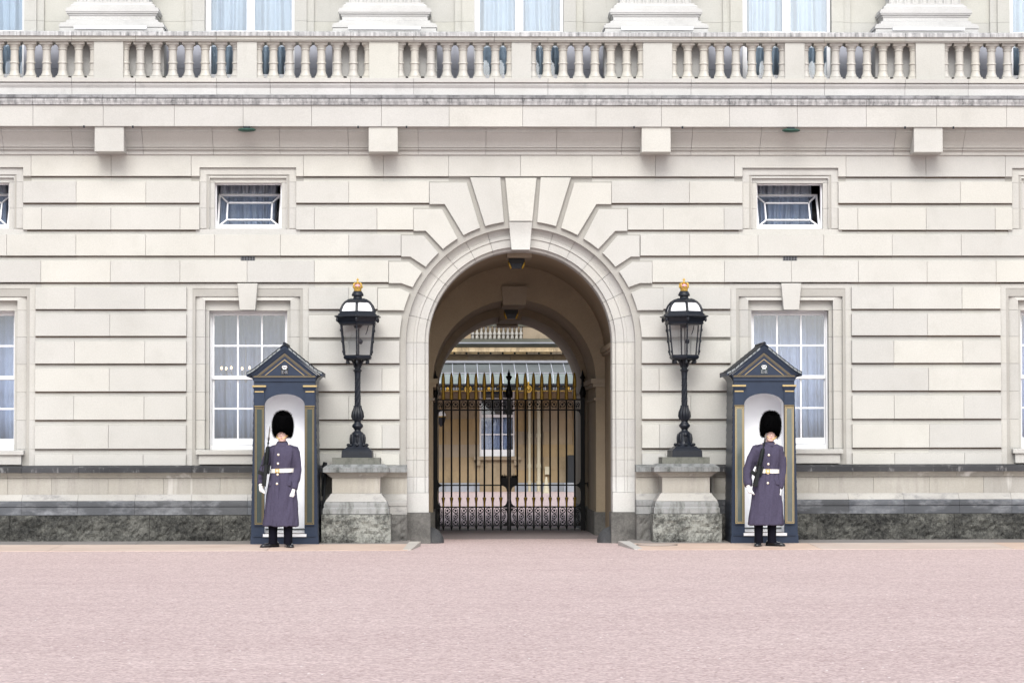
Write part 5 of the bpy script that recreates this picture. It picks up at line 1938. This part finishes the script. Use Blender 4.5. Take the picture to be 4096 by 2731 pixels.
def guard(loc, rz, lab, P):
    t = empty('person', loc, lab, 'person', 'guards on duty in front of the sentry boxes', rz)
    rnd = random.Random(P['seed'])
    hx, hz, ht_ = P['head']                  # head offset x, chin height, tilt
    # body: head, neck, trunk, arms and legs, one continuous skin
    b = MB()
    hc = Vector((hx, -.015, hz + .115))
    b.loft([ring(hc.x, hc.y + oy, hc.z + z, rx * 1.14, ry, 20, 2.1) for z, rx, ry, oy in
            ((-.118, .022, .022, -.055), (-.112, .036, .042, -.045), (-.095, .050, .065, -.026), (-.06, .060, .082, -.012), (-.02, .068, .090, -.004), (.03, .073, .096, 0), (.07, .071, .092, 0), (.10, .055, .072, 0), (.118, .02, .03, 0))])
    b.ell((hc.x, hc.y - .098, hc.z - .028), (.014, .018, .017), 8, 6)           # nose tip
    b.tube([(hc.x, hc.y - .086, hc.z + .02), (hc.x, hc.y - .103, hc.z - .022)], [.009, .012], 6)
    b.ell((hc.x, hc.y - .082, hc.z - .066), (.022, .012, .006), 8, 5)           # lips
    b.ell((hc.x, hc.y - .080, hc.z - .077), (.018, .013, .007), 8, 5)
    b.ell((hc.x, hc.y - .066, hc.z - .103), (.022, .018, .014), 8, 5)           # chin
    for s in (1, -1):
        b.ell((hc.x + s * .03, hc.y - .085, hc.z + .028), (.02, .010, .008), 8, 5)   # brow
        b.ell((hc.x + s * .083, hc.y + .005, hc.z - .01), (.010, .018, .03), 8, 6)   # ear
        b.ell((hc.x + s * .042, hc.y - .066, hc.z - .028), (.020, .016, .018), 8, 5) # cheek
    b.tube([(hx, .0, hz + .06), (hx * .6, .005, hz - .02), (0, .01, hz - .12)], [.055, .054, .062], 14)
    b.loft([ring(0, 0, z, rx, ry, 20) for z, rx, ry in ((.86, .13, .085), (1.05, .115, .08), (1.25, .135, .085), (1.36, .13, .075), (1.43, .08, .055), (1.48, .055, .05))])
    for s, (el, wr) in ((-1, P['armR']), (1, P['armL'])):
        b.tube([(s * .10, .01, 1.38), (s * .15, .01, 1.36), Vector((s * .17, .01, 1.33)).lerp(Vector(el), .4), el, wr], [.035, .035, .034, .034, .028], 10)
    for s in (1, -1):
        b.tube([(s * .08, 0, .92), (s * .09, 0, .55), (s * P['leg'], .0, .10)], [.085, .062, .042], 10)
    o = b.build('body', 'skin', t, True)
    remesh(o, .0085, 2)
    # greatcoat
    b = MB()
    w = .022
    R_ = [(.305, .262, .185, w), (.33, .263, .186, w), (.45, .250, .178, w), (.62, .233, .168, w * .8), (.80, .212, .156, w * .6), (.95, .190, .142, w * .4), (1.06, .166, .127, .004), (1.11, .159, .122, 0), (1.16, .161, .124, 0), (1.24, .176, .134, 0), (1.33, .192, .137, 0), (1.40, .198, .124, 0), (1.44, .186, .107, 0), (1.465, .150, .092, 0), (1.485, .105, .08, 0), (1.50, .075, .07, 0)]
    b.loft([ring(P['lean'] * (z - .3) + (P['sway'] if z < .9 else 0) * (.9 - z), 0, z, rx, ry, 40, 2.35, wv, P['seed'], .0) for z, rx, ry, wv in R_])
    for s, (el, wr) in ((-1, P['armR']), (1, P['armL'])):
        sh = Vector((s * .160 + P['lean'] * 1.0, .005, 1.415))
        e, q = Vector(el), Vector(wr)
        m1 = sh.lerp(e, .5) + Vector((s * .012, .005, 0))
        m2 = e.lerp(q, .5) + Vector((s * .006, .008, 0))
        b.tube([sh - Vector((s * .05, 0, .0)), sh, m1, e, m2, q.lerp(m2, .35), q], [.06, .078, .074, .066, .06, .056, .056], 14)
    o = b.build('greatcoat', 'coat', t, True)
    remesh(o, .010, 5)
    tx = bpy.data.textures.new('coat_folds', 'CLOUDS')
    tx.noise_scale = .16
    tx.noise_depth = 2
    em = bpy.data.objects.new('fold_field', None)
    COL.objects.link(em)
    em.parent = o
    em.scale = (.55, .55, 2.6)
    em.rotation_euler = (0, radians(7), 0)
    em.location = (P['seed'] * .37, .2, 0)
    dm = o.modifiers.new('folds', 'DISPLACE')
    dm.texture = tx
    dm.texture_coords = 'OBJECT'
    dm.texture_coords_object = em
    dm.strength = .05
    dm.mid_level = .5
    # front edge, seams, vent flaps, cuffs
    lean = lambda z: P['lean'] * (z - .3) + (P['sway'] * (.9 - z) if z < .9 else 0)

    def front(x, z):
        for k in range(len(R_) - 1):
            if R_[k][0] <= z <= R_[k + 1][0]:
                u = (z - R_[k][0]) / (R_[k + 1][0] - R_[k][0])
                rx, ry = R_[k][1] + (R_[k + 1][1] - R_[k][1]) * u, R_[k][2] + (R_[k + 1][2] - R_[k][2]) * u
                q = min(abs(x - lean(z)) / rx, .98)
                return -ry * (1 - q ** 2.35) ** (1 / 2.35)
        return -.12
    so_ = P['seam']
    b = MB()
    for z in [.31 + .04 * k for k in range(29)]:
        pass
    zs_ = [.31 + .045 * k for k in range(26)]
    L = []
    for z in zs_:
        x = lean(z) + so_ + .014 * (z - 1.1)
        L.append([(x - .012, front(x, z) - .0, z), (x + .004, front(x, z) - .011, z), (x + .05, front(x + .05, z) - .007, z), (x + .062, front(x + .06, z) + .008, z), (x + .02, front(x, z) + .03, z)])
    b.loft(L)
    b.build('coat_front', 'coat', t, True)
    for z in P['buttons']:
        x = lean(z) + so_ + .014 * (z - 1.1) + .024
        y = front(x, z) - .013
        b = MB().ell((x, y, z), (.0185, .010, .0185), 12, 6)
        b.build('button', 'silver_button', t, True)
    for s in (1, -1):
        x = s * .115 + lean(.93)
        b = MB().prism([(x - .03, .965), (x + .05 * s + .0, .955), (x + .045 * s, .885), (x - .01, .90)], front(x, .93) - .016, front(x, .93) + .05, .004)
        b.build('pocket_flap', 'coat', t)
        wr = Vector((P['armL'] if s == 1 else P['armR'])[1])
        el = Vector((P['armL'] if s == 1 else P['armR'])[0])
        dd = (wr - el).normalized()
        MB().tube([wr - dd * .09, wr - dd * .085, wr - dd * .01, wr + dd * .002], [.056, .059, .059, .053], 16).build('cuff', 'coat', t, True)
        # shoulder strap with its button
        b = MB()
        dl = P['lean'] * 1.1
        p0, p1 = Vector((s * .095 + dl, -.045, 1.474)), Vector((s * .20 + dl, -.02, 1.437))
        b.loft([[tuple(p0 + Vector((0, -.024, .012))), tuple(p0 + Vector((0, .024, .016))), tuple(p0 + Vector((0, .024, .004))), tuple(p0 + Vector((0, -.024, .0)))],
                [tuple(p0.lerp(p1, .5) + Vector((0, -.027, .020))), tuple(p0.lerp(p1, .5) + Vector((0, .027, .024))), tuple(p0.lerp(p1, .5) + Vector((0, .027, .008))), tuple(p0.lerp(p1, .5) + Vector((0, -.027, .004)))],
                [tuple(p1 + Vector((0, -.03, .010))), tuple(p1 + Vector((0, .03, .014))), tuple(p1 + Vector((0, .03, .0))), tuple(p1 + Vector((0, -.03, -.004)))]])
        b.build('shoulder_strap', 'coat', t)
        MB().ell((s * .100 + dl, -.06, 1.488), (.011, .009, .009), 8, 5).build('strap_button', 'silver_button', t, True)
    # collar
    b = MB()
    n = 28
    rings = []
    for z, rx, ry, dz in ((1.452, .098, .088, .0), (1.47, .105, .094, .0), (1.50, .090, .083, .006), (hz + .0, .070, .066, .012), (hz + .003, .062, .058, .012), (1.50, .075, .07, .0)):
        rings.append([(hx * .8 + rx * cos(2 * pi * i / n), -.006 + ry * sin(2 * pi * i / n), z + dz * sin(2 * pi * i / n)) for i in range(n)])
    b.loft(rings, caps=False)
    c = b.build('collar', 'coat', t, True, 60)
    # belt with plate
    b = MB()
    zb2 = P['belt']
    rings = []
    for z, g in ((zb2, .0), (zb2, .012), (zb2 + .058, .012), (zb2 + .058, .0)):
        rings.append([(lean(z) + x - lean(z) * 0, y, z + (P['btilt'] * x)) for x, y, _ in ring(0, 0, z, .163 + g, .126 + g, 40, 2.35)])
    b.loft(rings, caps=False)
    bl_ = b.build('belt', 'belt', t, True, 40)
    x = lean(zb2) + so_ + .02
    MB().prism(rect(x - .032, x + .032, zb2 - .004, zb2 + .06), -.152, -.13, .005).build('buckle', 'brass', bl_)
    MB().prism(rect(x - .017, x + .017, zb2 + .012, zb2 + .044), -.157, -.15, .004).build('buckle_plate', 'silver_button', bl_)
    # trousers and shoes
    for s in (1, -1):
        lx = s * P['leg'] + P['legx']
        b = MB()
        b.loft([ring(lx * (.9 if z > .5 else 1), .0, z, rx, ry, 18, 2.2, .015, s) for z, rx, ry in ((.045, .060, .085), (.07, .063, .088), (.12, .061, .078), (.25, .064, .076), (.45, .078, .088), (.7, .095, .1))])
        b.build('trouser_leg', 'trouser', t, True)
        b = MB()
        R = Matrix.Rotation(s * P['toe'][0 if s < 0 else 1], 3, 'Z')
        rings = []
        for yy, wx, h in ((.095, .022, .03), (.085, .034, .075), (.04, .04, .095), (-.01, .044, .092), (-.06, .047, .072), (-.12, .050, .056), (-.165, .045, .048), (-.195, .030, .038), (-.205, .012, .026)):
            rr = []
            for i in range(14):
                a = 2 * pi * i / 14
                x = wx * (abs(cos(a)) ** .8) * (1 if cos(a) > 0 else -1)
                z = h * .5 + h * .5 * sin(a)
                p = R @ Vector((x, yy, max(z, .0)))
                rr.append((lx + p.x, p.y, p.z))
            rings.append(rr)
        b.loft(rings)
        sh_ = b.build('shoe', 'shoe', t, True, 70)
        b = MB()
        rings = []
        for yy, wx in ((.1, .02), (.08, .042), (.0, .048), (-.1, .055), (-.165, .05), (-.205, .026), (-.212, .008)):
            q = [R @ Vector(v) for v in ((-wx, yy, .0), (wx, yy, .0), (wx, yy, .016), (-wx, yy, .016))]
            rings.append([(lx + p.x, p.y, p.z) for p in q])
        b.loft(rings).build('sole', 'shoe', sh_)
    # gloves
    (eR, wR), (eL, wL) = P['armR'], P['armL']
    hand(Vector(wR) + (Vector(wR) - Vector(eR)).normalized() * .03, P['hdR'], -1, P['curlR'], 'glove', t, P['pnR'])
    hand(Vector(wL) + (Vector(wL) - Vector(eL)).normalized() * .03, P['hdL'], 1, P['curlL'], 'glove', t, P['pnL'])
    # bearskin
    T = Matrix.Translation((hx, .0, hz + .092)) @ Matrix.Rotation(P['cap_tilt'], 4, 'Y') @ Matrix.Rotation(P['cap_nod'], 4, 'X')
    b = MB()
    CP = [(-.035, .114, .124), (-.01, .138, .150), (.05, .152, .167), (.12, .158, .174), (.18, .156, .172), (.24, .145, .162), (.285, .127, .143), (.318, .098, .112), (.338, .062, .072), (.348, .018, .02)]
    rings = []
    n = 30
    for z, rx, ry in CP:
        rr = []
        for i in range(n):
            a = 2 * pi * i / n
            k = max(0, -sin(a)) ** 1.5                # front of the rim is cut higher over the face
            lift = .098 * k * max(0, 1 - (z + .035) / .15)
            rr.append(tuple(T @ Vector((rx * cos(a), ry * sin(a), z + lift))))
        rings.append(rr)
    b.loft(rings)
    cap = b.build('bearskin', 'fur', t, True, 80)
    b = MB()
    vs, fs = [], []
    for q in range(7500):
        u = rnd.random()
        z = -.04 + .386 * u
        for k in range(len(CP) - 1):
            if CP[k][0] <= z <= CP[k + 1][0]:
                f = (z - CP[k][0]) / (CP[k + 1][0] - CP[k][0])
                rx, ry = CP[k][1] + (CP[k + 1][1] - CP[k][1]) * f, CP[k][2] + (CP[k + 1][2] - CP[k][2]) * f
                break
        else:
            rx, ry = .118, .128
        a = rnd.uniform(0, 2 * pi)
        kf = max(0, -sin(a)) ** 1.5
        lift = .098 * kf * max(0, 1 - (z + .035) / .15)
        p = Vector((rx * cos(a), ry * sin(a), z + lift))
        nn = Vector((cos(a), sin(a), max(0, (z - .22)) * 7)).normalized()
        dn = Vector((rnd.uniform(-.5, .5), rnd.uniform(-.5, .5), -.75 if z < .28 else rnd.uniform(-.3, .5)))
        if z + lift < .03:
            nn *= .45
        ln = rnd.uniform(.018, .040)
        tip = p + (nn * .62 + dn * .75).normalized() * ln
        sdv = nn.cross(Vector((0, 0, 1)))
        sdv = (sdv.normalized() if sdv.length > .01 else Vector((1, 0, 0))) * .0032
        o_ = len(vs)
        vs += [tuple(T @ (p - nn * .006 - sdv)), tuple(T @ (p - nn * .006 + sdv)), tuple(T @ tip)]
        fs.append((o_, o_ + 1, o_ + 2))
    b.add(vs, fs)
    tag(b.build('fur', 'fur', cap), kind='stuff')
    # lips, and the eyes in the shade of the cap
    MB().ell((hc.x, hc.y - .0905, hc.z - .0715), (.019, .008, .0075), 10, 6).build('lips', 'lips', t, True)
    for s in (1, -1):
        e = MB().ell((hc.x + s * .033, hc.y - .0815, hc.z + .006), (.013, .008, .006), 8, 5).build('eye', 'white_paint', t, True)
        MB().ell((hc.x + s * .033, hc.y - .088, hc.z + .006), (.0055, .003, .0055), 8, 5).build('iris', 'hair', e, True)
    # hair at the temples, chin chain below the lip
    b = MB()
    for s in (1, -1):
        b.ell((hx + s * .067, .012, hz + .10), (.014, .045, .03), 8, 6)
    b.ell((hx, .05, hz + .09), (.064, .05, .05), 12, 6)
    b.build('hair', 'hair', t, True)
    pts = []
    for k in range(13):
        a = pi * k / 12
        pts.append((hx + .084 * cos(a) + P['strap_skew'] * sin(a), -.015 - .080 * sin(a) ** .8 - .004, hz + .094 - .060 * sin(a) ** 1.5 + .012 * cos(a) * P['strap_tilt']))
    b = MB()
    b.loft([[(x, y + .004, z + .011), (x, y - .005, z + .008), (x, y - .005, z - .008), (x, y + .004, z - .010), (x, y + .012, z)] for x, y, z in pts])
    for x, y, z in pts[1:-1]:
        b.ell((x, y - .005, z), (.009, .006, .012), 6, 4)
    b.ell((hx - .078, -.03, hz + .095), (.013, .01, .013), 8, 5)
    b.build('chin_chain', 'brass', t, True, 60)
    return t


def rifle(loc, rot, lab):
    """short bullpup rifle with a long handguard, curved magazine, optical sight and fixed bayonet; muzzle towards +z"""
    t = empty('rifle', loc, lab, 'rifle', 'rifles carried by the guards')
    t.rotation_euler = rot
    b = MB()
    b.prism([(-.030, .0), (.028, -.005), (.030, .09), (.022, .30), (-.020, .31), (-.030, .12)], -.022, .022, .005)
    b.build('receiver', 'rifle', t)
    b = MB().prism([(.028, -.012), (-.034, -.006), (-.034, .012), (.030, .010)], -.020, .020, .003)
    b.build('butt_pad', 'vent', t)
    b = MB().prism([(-.03, .19), (-.10, .215), (-.112, .165), (-.104, .16), (-.03, .135)], -.013, .013, .003)
    b.build('magazine', 'rifle', t)
    b = MB()
    rings = []
    for z, rx, ry in ((.30, .024, .022), (.315, .032, .026), (.36, .034, .028), (.52, .031, .026), (.555, .026, .022), (.56, .014, .014)):
        rings.append([(rx * cos(2 * pi * i / 12), ry * sin(2 * pi * i / 12), z) for i in range(12)])
    b.loft(rings)
    for k in range(5):
        b.box(-.035, .035, -.012, .012, .34 + .04 * k, .348 + .04 * k)
    b.build('handguard', 'rifle_green', t, True, 40)
    b = MB().tube([(0, 0, .55), (0, 0, .68)], .0085, 8)
    b.lathe([(.0085, .60), (.014, .605), (.014, .625), (.009, .63), (.009, .65), (.0125, .655), (.0125, .70), (.008, .705)], 8)
    b.build('barrel', 'rifle', t, True)
    b = MB().loft([[(-.011, -.003, .69), (.011, -.003, .69), (.011, .003, .69), (-.011, .003, .69)], [(-.010, -.002, .82), (.010, -.002, .82), (.010, .002, .82), (-.010, .002, .82)], [(-.001, -.001, .875), (.001, -.001, .875), (.001, .001, .875), (-.001, .001, .875)]])
    b.box(-.016, .016, -.01, .01, .66, .70)
    b.build('bayonet', 'steel', t)
    b = MB().tube([(.048, 0, .17), (.048, 0, .30)], [.016, .019], 10)
    b.box(.022, .05, -.008, .008, .20, .26)
    b.build('sight', 'rifle', t, True, 40)
    b = MB().prism([(-.02, .29), (-.066, .272), (-.072, .285), (-.03, .315)], -.011, .011, .003)
    b.build('grip', 'rifle', t)
    MB().tube([(-.02, -.02, .05), (-.05, -.03, .16), (-.045, -.03, .34), (-.02, -.02, .53)], .006, 5).build('sling', 'vent', t, True)
    return t


YG = -2.0
gl_ = at(1122, 2184, YG)
gr_ = at(3064, 2181, YG)
P1 = dict(seed=1, head=(.030, 1.535, 0), armR=((-.250, .02, 1.12), (-.266, -.10, .915)), armL=((.244, .03, 1.135), (.205, -.07, .845)), leg=.112, legx=.0, lean=.028, sway=.0, seam=-.062,
          buttons=(1.343, 1.213, 1.055, .922), belt=1.082, btilt=.03, toe=(.85, .45), hdR=(.25, -.35, -.9), curlR=1.45, pnR=(.9, -.3, .2), hdL=(-.25, -.15, -.95), curlL=1.25, pnL=(-.7, .55, 0),
          cap_tilt=radians(1), cap_nod=radians(2), strap_skew=.0, strap_tilt=1)
P2 = dict(seed=4, head=(.066, 1.525, 0), armR=((-.255, .02, 1.12), (-.265, -.08, .885)), armL=((.24, .03, 1.125), (.19, -.05, .845)), leg=.098, legx=-.01, lean=.03, sway=.0, seam=-.035,
          buttons=(1.325, 1.195, 1.06, .918), belt=1.062, btilt=-.02, toe=(.3, .95), hdR=(.3, -.35, -.85), curlR=1.45, pnR=(.9, -.3, .2), hdL=(-.1, -.2, -.95), curlL=1.25, pnL=(-.8, .45, 0),
          cap_tilt=radians(4), cap_nod=radians(1), strap_skew=.01, strap_tilt=-1)
guard((gl_.x, YG, pz(YG)), radians(-8), 'guard in grey greatcoat and bearskin at the left box, bayonet rising past his cap', P1)
guard((gr_.x, YG, pz(YG)), radians(3), 'guard in grey greatcoat and bearskin at the right box, rifle slanting across his chest', P2)
rifle((gl_.x - .232, YG - .165, pz(YG) + .90), (radians(-3), radians(6), radians(8)), 'black rifle with bayonet held upright by the left guard')
rifle((gr_.x - .175, YG - .185, pz(YG) + .88), (radians(-4), radians(14), radians(10)), 'black rifle slanting across the chest of the right guard')
